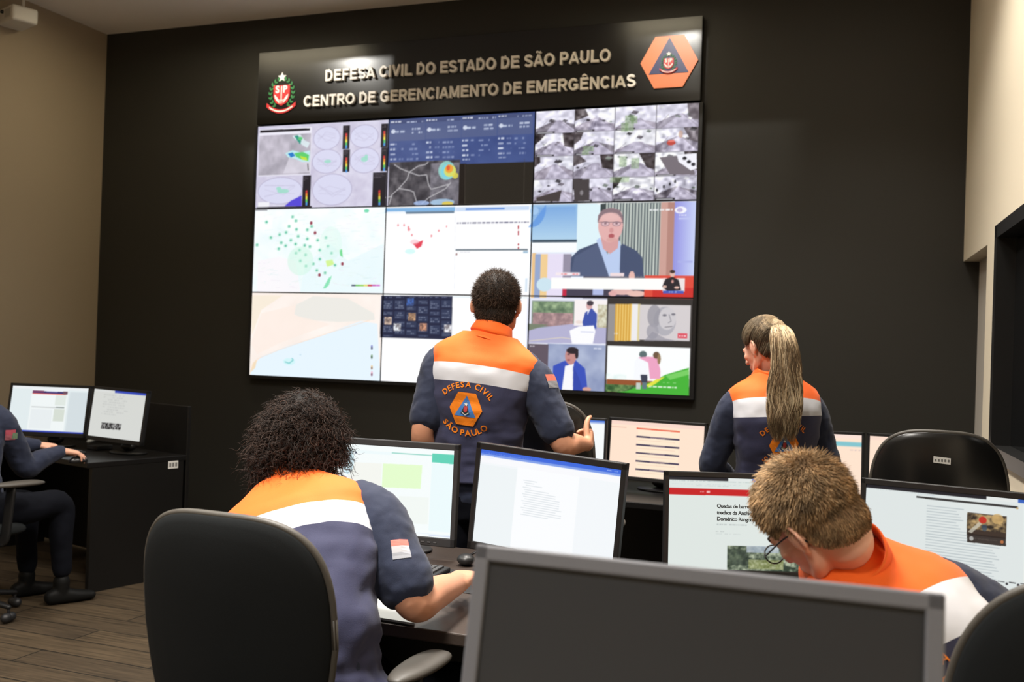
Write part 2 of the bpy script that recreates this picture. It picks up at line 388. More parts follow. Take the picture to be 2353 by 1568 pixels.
for i, (lx, ly, ln) in enumerate(WASH):
    e = empty('wall_washer', (lx, ly, CEIL), 0, ['long', 'short'][i]+' bright ceiling fixture washing the '+['left', 'right'][i]+' end of the black sign', 'ceiling light')
    MB().box((-ln/2-.02, .105, -.05), (ln/2+.02, .12, 0)).box((-ln/2-.02, .255, -.05), (ln/2+.02, .27, 0)).box((-ln/2-.02, .12, -.05), (-ln/2, .255, 0)).box((ln/2, .12, -.05), (ln/2+.02, .255, 0)).obj('housing', m_fix, e)
    MB().box((-ln/2, .12, -.03), (ln/2, .255, -.02)).obj('diffuser', m_wash, e)

# ------------------------------------------------------------------ sign above the video wall
SY = 6.285                                        # front face of sign
m_gloss = mat('black_lacquer_panel', (18, 17, 15), .27, spec=.5, coat=.0)
sg = empty('sign_board', (-2.78, WY, 3.07), 0, 'glossy black sign board with silver lettering and two emblems above the video wall', 'sign')
MB().box((-4.425, SY, 3.068), (-1.128, WY, 3.605), .002, 1).obj('panel', m_gloss, sg, world=True)
m_let = mat('brushed_steel_letter', (236, 230, 220), .42, metal=.0, spec=.5)
m_let2 = mat('white_lit_letter', (255, 250, 235), .4)
def ribbon(P, hw, y0, y1, closed=False):
    """thick pen stroke in x,z with mitred corners, extruded in y"""
    P = np.array(P, float); n = len(P); L = []; R = []
    for i in range(n):
        a = P[i]-P[i-1] if i > 0 or closed else P[1]-P[0]; b = P[(i+1) % n]-P[i] if i < n-1 or closed else P[-1]-P[-2]
        a /= np.hypot(*a)+1e-9; b /= np.hypot(*b)+1e-9; na, nb = np.array([-a[1], a[0]]), np.array([-b[1], b[0]]); m = na+nb; m /= np.hypot(*m)+1e-9
        k = min(1/max(m@na, .3), 2.2); L.append(P[i]+m*hw*k); R.append(P[i]-m*hw*k)
    V = [(q[0], y, q[1]) for y in (y0, y1) for S in (L, R) for q in S]; F = []
    for i in range(n if closed else n-1):
        j = (i+1) % n; F += [(i, j, n+j, n+i), (2*n+i, 3*n+i, 3*n+j, 2*n+j), (i, 2*n+i, 2*n+j, j), (n+i, n+j, 3*n+j, 3*n+i)]
    if not closed: F += [(0, n, 3*n, 2*n), (n-1, 3*n-1, 4*n-1, 2*n-1)]
    return V, F
def arcp(cx, cy, rx, ry, a0, a1, n=16): t = np.radians(np.linspace(a0, a1, n)); return [(cx+rx*math.cos(q), cy+ry*math.sin(q)) for q in t]
def glyph(ch):
    """bold grotesque capitals, cap height 1: (advance, pen strokes)"""
    h = .098; B, Tp = h, 1-h; base = {'Ã': 'A', 'Ê': 'E'}.get(ch, ch)
    def G(c):
        if c == 'A': return 1.0, [[(.11, 0), (.50, .93)], [(.50, .93), (.89, 0)], [(.24, .29), (.76, .29)]]
        if c == 'C': return 1.0, [arcp(.51, .5, .36, .5-h, 38, 322, 26)]
        if c == 'D': return 1.0, [[(.19, 0), (.19, 1)], [(.19, Tp), (.45, Tp)]+arcp(.45, .5, .36, .5-h, 90, -90, 18)+[(.19, B)]]
        if c == 'E': return .93, [[(.19, 0), (.19, 1)], [(.19, Tp), (.83, Tp)], [(.19, .53), (.78, .53)], [(.19, B), (.86, B)]]
        if c == 'F': return .86, [[(.19, 0), (.19, 1)], [(.19, Tp), (.80, Tp)], [(.19, .50), (.72, .50)]]
        if c == 'G': return 1.08, [arcp(.53, .5, .38, .5-h, 40, 318, 26), [(.88, .13), (.88, .44)], [(.56, .44), (.96, .44)]]
        if c == 'I': return .40, [[(.20, 0), (.20, 1)]]
        if c == 'L': return .86, [[(.19, 0), (.19, 1)], [(.19, B), (.82, B)]]
        if c == 'M': return 1.16, [[(.18, 0), (.18, 1)], [(.98, 0), (.98, 1)], [(.21, .96), (.58, .10)], [(.58, .10), (.95, .96)]]
        if c == 'N': return 1.0, [[(.18, 0), (.18, 1)], [(.82, 0), (.82, 1)], [(.20, .94), (.80, .06)]]
        if c == 'O': return 1.08, ['c', arcp(.54, .5, .39, .5-h, 0, 345, 30)]
        if c == 'P': return .93, [[(.19, 0), (.19, 1)], [(.19, Tp), (.56, Tp)]+arcp(.56, .67, .22, .235, 90, -90, 12)+[(.19, .435)]]
        if c == 'R': return 1.0, [[(.19, 0), (.19, 1)], [(.19, Tp), (.60, Tp)]+arcp(.60, .69, .21, .215, 90, -90, 12)+[(.19, .475)], [(.52, .46), (.87, 0)]]
        if c == 'S': return .93, [arcp(.46, .715, .30, .19, 20, 260, 14)+arcp(.47, .285, .31, .19, 78, -160, 16)]
        if c == 'T': return .86, [[(.43, 0), (.43, 1)], [(.05, Tp), (.81, Tp)]]
        if c == 'U': return 1.0, [[(.19, 1), (.19, .40)]+arcp(.50, .40, .31, .40-h, 180, 360, 16)+[(.81, 1)]]
        if c == 'V': return .93, [[(.10, 1), (.465, .07)], [(.465, .07), (.83, 1)]]
    adv, st = G(base)
    if ch == 'Ã': st = st+[[(.28, 1.10), (.38, 1.19), (.50, 1.14), (.62, 1.09), (.72, 1.18)]]
    if ch == 'Ê': st = st+[[(.27, 1.10), (.49, 1.25)], [(.49, 1.25), (.71, 1.10)]]
    return adv, st, h
def sign_line(s, x0, x1, z0, z1, nlit=0):
    """one object per letter, scaled so the capitals span z0..z1 and the line x0..x1"""
    x = -.09; out = []
    for ch in s:
        if ch == ' ': x += .40; continue
        adv, st, h = glyph(ch); out.append((x, st, h)); x += adv
    tot = x-.09
    for xo, st, h in out:
        mb = MB(); closed = False; lv = 0
        for q in st:
            if isinstance(q, str): closed = True; continue
            hw = h if not (np.max(np.array(q)[:, 1]) > 1.04) else .055
            V, F = ribbon(q, hw, -.022-.0004*lv, 0, closed); lv += 1; V = np.array(V); V[:, 2] = np.clip(V[:, 2], 0, None)
            mb.add(np.c_[x0+(V[:, 0]+xo)/tot*(x1-x0), SY-.001+V[:, 1], z0+V[:, 2]*(z1-z0)], F)
        o = mb.obj('letter', m_let, sg, world=True); fix_normals(o.data)
a = onY(751, 190, SY); b = onY(1403, 141, SY); t0 = onY(752, 163, SY); t1 = onY(1403, 113, SY)
sign_line('DEFESA CIVIL DO ESTADO DE SÃO PAULO', a[0], b[0], (a[2]+b[2])/2, (t0[2]+t1[2])/2, 8)
a = onY(702, 248, SY); b = onY(1461, 200, SY); t0 = onY(702, 222, SY); t1 = onY(1461, 172, SY)
sign_line('CENTRO DE GERENCIAMENTO DE EMERGÊNCIAS', a[0], b[0], (a[2]+b[2])/2, (t0[2]+t1[2])/2, 11)
def flat(pts, y0, y1):
    """extrude an x,z outline between y0 (front) and y1"""
    n = len(pts); V = [(p[0], y0, p[1]) for p in pts]+[(p[0], y1, p[1]) for p in pts]
    return V, [tuple(range(n)), tuple(reversed(range(n, 2*n)))]+[(i, i+n, (i+1) % n+n, (i+1) % n) for i in range(n)]
E_W = mat('enamel_white', (235, 232, 225), .4); E_R = mat('enamel_red', (200, 45, 48), .4); E_G = mat('enamel_green', (38, 120, 60), .5); E_Y = mat('enamel_gold', (205, 170, 70), .4)
E_O = mat('enamel_orange', (240, 135, 88), .4); E_B = mat('enamel_navy', (58, 62, 105), .4)
def crest(cx, cz, s, y, parent, world=True):
    """state coat of arms: shield with SP, sword, laurel branches, star and ribbon; s = overall height"""
    e = MB().add(*flat([(cx-.26*s, cz+.2*s), (cx+.26*s, cz+.2*s), (cx+.26*s, cz-.1*s), (cx+.19*s, cz-.27*s), (cx, cz-.36*s), (cx-.19*s, cz-.27*s), (cx-.26*s, cz-.1*s)], y-.006, y)).obj('shield', E_R, parent, world=world)
    l = MB()
    for sx in (-1, 1):
        for k in range(9):
            t = math.radians(-60+k*18); px = cx+sx*(.36*s*math.cos(t)); pz = cz-.02*s+.40*s*math.sin(t)
            for q in (-.5, .6):
                an = t+math.pi/2+q; dx, dz = sx*math.cos(an), math.sin(an); L = .12*s; wd = .028*s
                l.add(*flat([(px, pz), (px+dx*L/2-dz*wd, pz+dz*L/2+dx*wd), (px+dx*L, pz+dz*L), (px+dx*L/2+dz*wd, pz+dz*L/2-dx*wd)], y-.004, y))
    l.obj('laurel', E_G, parent, world=world)
    MB().add(*flat([(cx+(.14 if i % 2 == 0 else .06)*s*math.sin(i*math.pi/5), cz+.42*s+(.14 if i % 2 == 0 else .06)*s*math.cos(i*math.pi/5)) for i in range(10)], y-.006, y)).obj('star', E_W, parent, world=world)
    n = 14; u = [(-.46+i*.92/n) for i in range(n+1)]
    up_ = [(cx+t*s, cz+(-.52+.9*t*t)*s+.055*s) for t in u]; dn = [(cx+t*s, cz+(-.52+.9*t*t)*s-.055*s) for t in reversed(u)]
    MB().add(*flat(up_+dn, y-.008, y-.001)).obj('ribbon', E_R, parent, world=world)
    up_ = [(cx+t*s*.8, cz+(-.52+.58*t*t)*s+.02*s) for t in u]; dn = [(cx+t*s*.8, cz+(-.52+.58*t*t)*s-.02*s) for t in reversed(u)]
    MB().add(*flat(up_+dn, y-.010, y-.008)).obj('motto_band', E_W, parent, world=world)
    w = MB()
    for ch, ox in (('S', -.15), ('P', .10)):
        V, F = text_geo(ch, .26*s, off=.01*s); V[:, 0] -= (V[:, 0].min()+V[:, 0].max())/2
        w.add(np.c_[cx+(ox+.02)*s+V[:, 0], np.full(len(V), y-.0075), cz+.0*s+V[:, 1]], F)
    w.add(*flat([(cx-.018*s, cz+.17*s), (cx+.018*s, cz+.17*s), (cx+.014*s, cz-.3*s), (cx-.014*s, cz-.3*s)], y-.0085, y-.006))
    w.add(*flat([(cx-.09*s, cz-.2*s), (cx+.09*s, cz-.2*s), (cx+.09*s, cz-.235*s), (cx-.09*s, cz-.235*s)], y-.0085, y-.006))
    for sx in (-1, 1):
        w.add(*flat([(cx+sx*.06*s, cz-.30*s), (cx+sx*.20*s, cz-.16*s), (cx+sx*.22*s, cz-.05*s), (cx+sx*.17*s, cz-.09*s), (cx+sx*.05*s, cz-.23*s)], y-.0085, y-.006))
    w.obj('monogram', E_W, parent, world=world)
c = onY(648, 213, SY); crest(c[0], c[2], .27, SY, sg)
c = onY(1538, 143, SY); cx, cz = c[0], c[2]; hw, hh = .185, .165
MB().add(*flat([(cx-hw, cz), (cx-hw*.5, cz+hh), (cx+hw*.5, cz+hh), (cx+hw, cz), (cx+hw*.5, cz-hh), (cx-hw*.5, cz-hh)], SY-.012, SY)).obj('hexagon', E_O, sg, world=True)
MB().add(*flat([(cx, cz+.155), (cx+.128, cz-.075), (cx-.128, cz-.075)], SY-.015, SY-.012)).obj('triangle', E_B, sg, world=True)
crest(cx, cz-.005, .125, SY-.015, sg)

# ------------------------------------------------------------------ video wall: one picture painted over three by three displays
VX0, VX1, VZ0, VZ1, VY = -4.425, -1.132, 1.200, 3.060, 6.30
PN, PM = 330, 186
cv = Canvas((VX0, VY, VZ0), (1, 0, 0), (0, 0, 1), VX1-VX0, VZ1-VZ0, PN*3, PM*3, (250, 250, 252))
def grad(q, c0, c1, n=14, horiz=False):
    x0, y0, x1, y1 = q
    for i in range(n):
        t = i/(n-1); c = np.array(c0)*(1-t)+np.array(c1)*t
        if horiz: cv.rect(x0+(x1-x0)*i/n, y0, x0+(x1-x0)*(i+1)/n+.5, y1, c)
        else: cv.rect(x0, y0+(y1-y0)*i/n, x1, y0+(y1-y0)*(i+1)/n+.5, c)
# top left: radar pictures
cv.frect(0, .667, .333, 1, (214, 210, 232)); cv.tex(592, 292, 893, 478, (196, 190, 214), (224, 222, 240), 20, 3, 1.5)
cv.rect(596, 297, 713, 402, (236, 234, 246)); cv.tex(596, 312, 712, 400, (150, 146, 158), (206, 200, 214), 26, 4, 1.6)
cv.poly([(597, 299), (712, 294), (712, 299), (597, 305)], (26, 24, 34)); cv.poly([(650, 399), (665, 360), (712, 345), (712, 396)], (232, 228, 240), .55)
cv.poly([(671, 312), (690, 308), (700, 322), (712, 328), (706, 340), (690, 330), (678, 320)], (222, 240, 244), .8)
cv.poly([(676, 312), (684, 310), (692, 322), (690, 332), (682, 322)], (48, 150, 130)); cv.ell(690, 318, 5, 4, (90, 200, 120))
cv.poly([(655, 352), (672, 345), (690, 350), (712, 346), (712, 372), (694, 372), (676, 364), (662, 362)], (190, 232, 236))
cv.poly([(661, 353), (672, 350), (678, 358), (668, 362)], (28, 120, 200)); cv.poly([(676, 352), (696, 349), (710, 356), (708, 370), (692, 366), (680, 360)], (92, 205, 110))
cv.poly([(688, 358), (704, 362), (706, 369), (694, 367)], (196, 225, 60)); cv.line([(707, 376), (708, 392)], 2, (60, 60, 60))
for x0, y0, x1, y1 in ((721, 291, 781, 343), (806, 287, 869, 338), (718, 344, 784, 398), (805, 340, 872, 397), (592, 409, 693, 469), (718, 401, 808, 472)):
    cx_, cy_, rx_, ry_ = (x0+x1)/2, (y0+y1)/2, (x1-x0)/2, (y1-y0)/2
    cv.ell(cx_, cy_, rx_+1.5, ry_+1.5, (178, 172, 200)); cv.ell(cx_, cy_, rx_, ry_, (216, 216, 240))
    for k in range(5):
        r_ = random.Random(x0+k); cv.line([(cx_-rx_*.7, cy_+r_.uniform(-.5, .5)*ry_), (cx_+r_.uniform(-.2, .2)*rx_, cy_+r_.uniform(-.6, .6)*ry_), (cx_+rx_*.7, cy_+r_.uniform(-.5, .5)*ry_)], .8, (190, 186, 212), .7)
for q in ((753, 371, 8, 4), (838, 366, 8, 6), (842, 360, 4, 5), (650, 440, 14, 5), (640, 434, 6, 4)): cv.ell(*q, (150, 220, 196), .8)
cv.poly([(653, 475), (668, 462), (693, 450), (693, 475)], (86, 72, 214))
for x0, y0, x1, y1, by in ((789, 288, 803, 342, 320), (789, 344, 803, 395, 376), (877, 284, 891, 338, 314), (877, 339, 890, 393, 372), (696, 404, 712, 475, 452), (858, 397, 887, 475, 452)):
    cv.rect(x0, y0, x1, y1, (30, 26, 36)); cv.scrib(x0+2, y0+3, x1-2, y0+12, (150, 140, 150), 3, .7, int(x0)); xm = (x0+x1)/2
    for k, c in enumerate(((210, 60, 60), (230, 140, 50), (230, 220, 80), (90, 200, 110), (80, 150, 220))): cv.rect(xm-2, by-14+k*7, xm+2, by-7+k*7, c)
cv.rect(592, 466, 618, 478, (240, 240, 246)); cv.rect(590, 477, 716, 480, (40, 36, 44))
# top middle: blue dashboard, satellite view, unused black window
cv.frect(.3333, .817, .6667, 1, (64, 82, 136)); cv.tex(894, 270, 1228, 372, (56, 72, 126), (76, 94, 148), 30, 9, 1.2)
for k in range(4):
    x0 = 896+k*83; yk = 277-k*4.6
    cv.rect(x0, yk+3, x0+80, yk+44, (84, 96, 138)); cv.rect(x0, yk-1, x0+80, yk+4, (70, 80, 120))
    cv.scrib(x0+1, yk, x0+25, yk+6, (235, 238, 245), 1, 1, k, .95); cv.scrib(x0+38, yk, x0+78, yk+5, (190, 200, 225), 1, .9, k+5)
    cv.ell(x0+7, yk+25, 5, 5, (206, 214, 232)); cv.scrib(x0+12, yk+21, x0+33, yk+30, (200, 210, 230), 1, .9, k+9, .9); cv.scrib(x0+50, yk+15, x0+76, yk+31, (205, 214, 235), 2, .9, k+31, .95)
    for r_ in range(4):
        yy = yk+51+r_*11.5; cv.scrib(x0, yy, x0+14, yy+8, (226, 232, 245), 1, .9, k*7+r_, .95)
        cv.scrib(x0+20, yy, x0+30, yy+7, (170, 182, 214), 1, .7, k*17+r_); cv.scrib(x0+38, yy, x0+64, yy+7, (170, 182, 214), 1, .7, k*27+r_)
    cv.scrib(x0+1, yk+96, x0+18, yk+102, (205, 214, 232), 1, .8, k+71)
cv.tex(894, 374, 1054, 474, (44, 42, 50), (104, 100, 106), 16, 12, 2.0)
cv.tex(990, 376, 1054, 474, (84, 82, 92), (160, 156, 168), 12, 13, 2.2, .65)
for P in ([(905, 378), (920, 388), (940, 396), (935, 412), (916, 434), (900, 448), (893, 472)], [(940, 396), (960, 382), (978, 378), (984, 372)], [(940, 396), (962, 404), (980, 402), (984, 424), (990, 436), (1012, 430), (1032, 424)], [(916, 434), (940, 438), (950, 442), (958, 470)], [(968, 470), (985, 455), (1004, 445), (1024, 434), (1036, 420)], [(886, 455), (900, 452)]):
    cv.line(P, 2.2, (190, 188, 192), .9)
for q in ((1026, 392, 19, 22, (150, 220, 210)), (1030, 394, 17, 18, (120, 210, 230)), (1034, 393, 14, 14, (226, 220, 90)), (1032, 388, 9, 10, (240, 150, 50)), (1030, 386, 4, 6, (225, 80, 50)), (1046, 404, 7, 7, (225, 215, 80)), (1016, 466, 28, 8, (170, 205, 235)), (1028, 469, 13, 5, (230, 200, 70)), (968, 468, 18, 6, (165, 190, 235))):
    cv.ell(*q[:4], q[4], .85)
cv.frect(.504, .667, .6667, .817, (40, 36, 31)); cv.rect(1056, 377, 1068, 474, (28, 22, 20)); cv.line([(1069, 377), (1068, 474)], 1, (80, 74, 66)); cv.line([(1206, 366), (1204, 468)], 1, (70, 64, 58))
# top right: sixteen camera views
for r_ in range(4):
    for k in range(4):
        u0, u1 = .6667+k*.0833, .6667+(k+1)*.0833; v1 = 1-r_*.0833; v0 = v1-.0833; rr = random.Random(100+r_*4+k*7)
        def P(*q): return [cv.uv(u0+(u1-u0)*x, v0+(v1-v0)*y) for x, y in q]
        A = rr.choice([(226, 224, 240), (212, 210, 226), (236, 236, 244)]); G = rr.choice([(150, 144, 160), (128, 122, 134), (168, 160, 176)])
        cv._poly(P((0, 0), (1, 0), (1, 1), (0, 1)), A); hz = rr.uniform(.45, .7)
        cv._poly(P((0, 0), (1, 0), (1, hz-.2), (.5, hz), (0, hz-.35)), G)
        cv._poly(P((rr.uniform(0, .3), 0), (rr.uniform(.4, .6), hz), (rr.uniform(.55, .7), hz), (1, rr.uniform(.0, .3)), (1, 0)), (186, 180, 200))
        if rr.random() < .55: cv._poly(P((0, hz-.1), (rr.uniform(.1, .35), hz+.1), (rr.uniform(.1, .3), 1), (0, 1)), rr.choice([(52, 46, 50), (90, 82, 86), (240, 240, 248)]))
        if rr.random() < .5: cv._poly(P((rr.uniform(.55, .75), 1), (rr.uniform(.7, .85), hz-.2), (1, hz-.3), (1, 1)), rr.choice([(60, 52, 56), (232, 232, 244), (120, 112, 120)]))
        for j in range(rr.randint(2, 5)):
            x, y, s_ = rr.uniform(.05, .9), rr.uniform(.35, .95), rr.uniform(.03, .13)
            cv._poly(P((x, y), (x+s_, y-s_*.6), (x+s_*1.6, y+s_*.4), (x+s_*.5, y+s_)), rr.choice([(40, 38, 44), (70, 66, 72), (245, 245, 250), (110, 120, 112), (96, 90, 100)]), .85)
        (xa, ya), (xb, yb) = cv.uv(u0, v1), cv.uv(u1, v0); xa, xb, ya, yb = int(xa)+2, int(xb)-2, int(ya)+2, int(yb)-2; nz = RNG.random((9, 12)); yy = np.linspace(0, 7.99, yb-ya); xx = np.linspace(0, 10.99, xb-xa); yi, xi = yy.astype(int), xx.astype(int); fy, fx = (yy-yi)[:, None], (xx-xi)[None]
        g_ = nz[yi][:, xi]*(1-fy)*(1-fx)+nz[yi+1][:, xi]*fy*(1-fx)+nz[yi][:, xi+1]*(1-fy)*fx+nz[yi+1][:, xi+1]*fy*fx; cv.a[ya:yb, xa:xb] = np.clip(cv.a[ya:yb, xa:xb]+((g_-.5)*(150 if rr.random() < .5 else 80))[..., None], 20, 250)
        cv.line(P((0, .02), (.3, hz)), 2, (90, 84, 96), .5, raw=True); cv.line(P((.98, .05), (.6, hz)), 2, (110, 100, 112), .5, raw=True)
        for j in range(3): cv.line(P((.3+.12*j, .02), (.45+.05*j, hz-.1)), 1.5, (206, 202, 220), .7, raw=True)
        cv.line(P((0, 0), (1, 0)), 2, (60, 56, 64), raw=True); cv.line(P((0, 0), (0, 1)), 2, (60, 56, 64), raw=True)
        if rr.random() < .5: cv._poly(P((.03, .02), (.5, .02), (.5, .09), (.03, .09)), (40, 38, 44)); cv._poly(P((.06, .035), (.45, .035), (.45, .06), (.06, .06)), (210, 210, 215))
for q in ((1447, 283, 10, 18), (1436, 292, 8, 10), (1458, 275, 7, 8), (1352, 342, 12, 6), (1345, 352, 8, 4), (1432, 372, 8, 12), (1460, 376, 9, 12), (1424, 414, 22, 6)): cv.tex(q[0]-q[2], q[1]-q[3], q[0]+q[2], q[1]+q[3], (96, 128, 84), (176, 206, 150), 4, int(q[0]), 2, .5)
cv.ell(1543, 328, 10, 6, (190, 70, 60)); cv.rect(1536, 322, 1550, 326, (230, 120, 110)); cv.ell(1565, 308, 5, 9, (200, 160, 140), .7)
cv.poly([(1516, 362), (1556, 358), (1596, 392), (1598, 402), (1540, 402)], (118, 110, 118)); cv.poly([(1556, 356), (1602, 352), (1602, 388), (1588, 392), (1560, 372)], (242, 242, 250))
for x, y in ((1574, 364), (1584, 372), (1594, 378)): cv.ell(x, y, 5, 4, (40, 40, 48))
for x, y in ((1510, 438), (1526, 430), (1540, 424), (1552, 418)): cv.ell(x, y, 2.5, 4, (50, 50, 58))
cv.poly([(1232, 455), (1290, 438), (1284, 464), (1232, 464)], (70, 62, 62)); cv.poly([(1316, 415), (1354, 412), (1354, 462), (1320, 464)], (70, 64, 66)); cv.ell(1336, 444, 4, 6, (160, 155, 160), .7)
# middle left: weather map with green dots
cv.frect(0, .3333, .3333, .6667, (246, 251, 254)); cv.tex(586, 484, 884, 672, (238, 250, 252), (255, 255, 255), 34, 21, 2)
cv.poly([(690, 672), (700, 610), (760, 560), (800, 600), (882, 560), (880, 674)], (232, 248, 252), .8); cv.poly([(590, 672), (592, 600), (640, 590), (680, 600), (690, 672)], (250, 246, 250), .8)
rr = random.Random(5)
for i in range(150):
    t = rr.uniform(0, 1); x = 590+rr.uniform(0, 285); y = 488+rr.uniform(0, 175); cv.line([(x, y), (x+rr.uniform(5, 22), y+rr.uniform(-4, 4))], .8, rr.choice([(214, 236, 236), (234, 226, 238), (226, 240, 228)]), .7)
for x, y in ((612, 510), (672, 498), (680, 507), (716, 520), (681, 527), (706, 528), (657, 534), (642, 539), (685, 543), (622, 546), (749, 546), (668, 552), (706, 549), (730, 552), (646, 558), (679, 561), (656, 565), (700, 564), (712, 567), (754, 566), (590, 563), (735, 575), (680, 582), (702, 586), (762, 582), (735, 596), (720, 607), (703, 612), (770, 610), (728, 622), (747, 628), (688, 575), (640, 572), (664, 520), (690, 600)):
    cv.ell(x, y, 5, 5, (214, 244, 232)); cv.ell(x, y, 2.6, 2.8, (108, 196, 170))
for x, y in ((715, 512), (724, 535), (787, 607), (734, 633)): cv.ell(x, y, 3.2, 4, (150, 60, 80))
cv.poly([(748, 600), (764, 596), (768, 608), (752, 614)], (212, 244, 150)); cv.poly([(780, 575), (786, 572), (788, 592), (782, 588)], (120, 220, 150)); cv.poly([(742, 664), (755, 640), (763, 634), (756, 656), (748, 664)], (140, 228, 184))
cv.ell(843, 484, 6, 4, (120, 220, 180)); cv.ell(690, 600, 30, 34, (205, 246, 226), .5); cv.ell(760, 560, 26, 40, (214, 248, 236), .4)
for k, c in enumerate(((80, 90, 110), (120, 200, 100), (150, 210, 90), (230, 220, 120), (210, 70, 80), (200, 90, 180), (214, 120, 214))): cv.rect(808+k*9.5, 655, 817+k*9.5, 659, c)
cv.rect(586, 478, 614, 484, (120, 120, 130), .6)
# middle centre: alert map and table
cv.frect(.3333, .3333, .6667, .6667, (254, 254, 255)); cv.rect(886, 478, 1046, 485, (130, 180, 226)); cv.rect(932, 486, 1044, 489, (110, 130, 150)); cv.rect(888, 486, 930, 491, (245, 248, 252))
for x, y, r_ in ((914, 517, 2), (928, 517, 2), (939, 527, 3), (946, 540, 2), (1008, 530, 2), (991, 542, 2), (1026, 520, 1.5), (938, 522, 2)): cv.ell(x, y, r_, r_+1, (235, 120, 130), .8)
cv.poly([(948, 560), (962, 556), (972, 552), (968, 566), (958, 572)], (228, 70, 90)); cv.ell(952, 556, 10, 6, (250, 190, 200), .6); cv.ell(942, 578, 12, 6, (205, 248, 246), .8)
cv.rect(1048, 476, 1217, 482, (205, 222, 246)); cv.rect(1070, 478, 1160, 481, (110, 150, 220)); cv.scrib(1050, 509, 1216, 514, (90, 90, 120), 1, .9, 4, .9)
for y in (520, 524, 533, 538, 562, 570): cv.ell(1192, y, 1.8, 2.6, (180, 60, 70))
cv.rect(1047, 573, 1214, 576, (96, 110, 122)); cv.scrib(1048, 578, 1084, 582, (160, 160, 180), 1, .6, 8); cv.rect(1203, 577, 1214, 582, (130, 170, 200), .7); cv.ell(1049, 585, 2, 3, (150, 110, 110))
cv.line([(1046, 484), (1044, 674)], .8, (225, 230, 240)); cv.rect(1208, 640, 1212, 672, (190, 214, 236), .6)
# middle right: television interview
grad((1220, 470, 1372, 690), (214, 236, 244), (228, 232, 250)); cv.rect(1222, 470, 1324, 555, (150, 190, 228)); grad((1222, 476, 1323, 552), (128, 172, 224), (176, 210, 236)); cv.rect(1222, 551, 1326, 557, (58, 76, 92))
cv.ell(1222, 478, 32, 44, (96, 150, 224), .8, -10, 100); cv.ell(1228, 484, 9, 9, (170, 205, 240), .8); cv.rect(1222, 558, 1380, 580, (248, 250, 252)); cv.rect(1328, 470, 1382, 580, (222, 242, 248))
grad((1220, 582, 1310, 684), (232, 232, 246), (214, 222, 248)); cv.rect(1222, 582, 1228, 684, (236, 196, 140)); cv.rect(1229, 584, 1240, 684, (150, 168, 206)); cv.rect(1242, 584, 1256, 684, (240, 206, 150)); cv.rect(1258, 584, 1292, 684, (230, 222, 244)); cv.rect(1294, 584, 1310, 684, (150, 144, 164))
cv.rect(1384, 466, 1536, 690, (150, 158, 156))
for k in range(22): cv.rect(1386+k*7, 466, 1389+k*7, 690, (206, 214, 206) if k % 2 else (182, 192, 186)); cv.rect(1389.5+k*7, 466, 1391+k*7, 690, (98, 108, 112))
cv.rect(1380, 468, 1392, 500, (60, 70, 72)); cv.rect(1520, 464, 1552, 684, (204, 160, 150)); cv.rect(1536, 464, 1548, 684, (180, 134, 124)); grad((1552, 462, 1600, 684), (150, 150, 226), (196, 206, 244), 10, True); cv.rect(1560, 500, 1590, 504, (190, 196, 240)); cv.rect(1558, 600, 1592, 604, (170, 176, 232))
cv.poly([(1310, 636), (1312, 592), (1330, 574), (1376, 556), (1402, 600), (1430, 560), (1462, 576), (1476, 592), (1480, 636)], (70, 82, 112)); cv.poly([(1310, 636), (1320, 590), (1376, 558), (1392, 580), (1400, 636)], (92, 104, 136), .6)
cv.poly([(1370, 552), (1378, 546), (1396, 585), (1424, 552), (1426, 560), (1424, 638), (1400, 638), (1384, 590)], (186, 204, 238)); cv.poly([(1380, 545), (1422, 545), (1420, 570), (1402, 584), (1386, 572)], (214, 160, 160))
cv.ell(1403, 517, 29, 40, (226, 176, 174)); cv.ell(1403, 494, 27, 16, (226, 182, 180)); cv.poly([(1373, 512), (1374, 495), (1384, 482), (1404, 477), (1424, 482), (1432, 498), (1432, 512), (1426, 498), (1404, 488), (1382, 496)], (138, 116, 124)); cv.ell(1403, 496, 20, 8, (230, 186, 184), .8)
for x in (1391, 1417): cv.ell(x, 514, 10, 6, (150, 120, 130), .85); cv.ell(x, 514, 8, 4.3, (224, 190, 196)); cv.ell(x, 513.5, 3, 2, (110, 80, 90), .8)
cv.line([(1374, 510), (1432, 511)], 1.2, (110, 92, 104)); cv.ell(1405, 529, 5, 6, (210, 150, 150)); cv.ell(1405, 542, 7, 5, (176, 90, 96)); cv.ell(1405, 551, 12, 5, (216, 164, 160))
cv.rect(1340, 636, 1480, 690, (100, 96, 110)); cv.ell(1452, 636, 7, 12, (232, 186, 176)); cv.rect(1294, 664, 1600, 688, (70, 66, 84)); cv.rect(1292, 664, 1301, 682, (196, 40, 70)); cv.rect(1362, 664, 1386, 680, (176, 186, 228)); cv.ell(1430, 672, 28, 7, (226, 182, 176)); cv.ell(1462, 676, 22, 7, (232, 190, 180)); cv.ell(1408, 676, 10, 6, (222, 170, 168))
cv.rect(1482, 634, 1594, 686, (222, 76, 60)); cv.rect(1500, 662, 1594, 686, (206, 50, 44)); cv.rect(1276, 627, 1332, 634, (244, 232, 238)); cv.scrib(1280, 628, 1328, 634, (220, 90, 96), 1, .8, 6); cv.ell(1250, 655, 18, 16, (204, 228, 240)); cv.rect(1266, 639, 1530, 668, (252, 252, 250)); cv.rect(1402, 628, 1434, 636, (240, 220, 222))
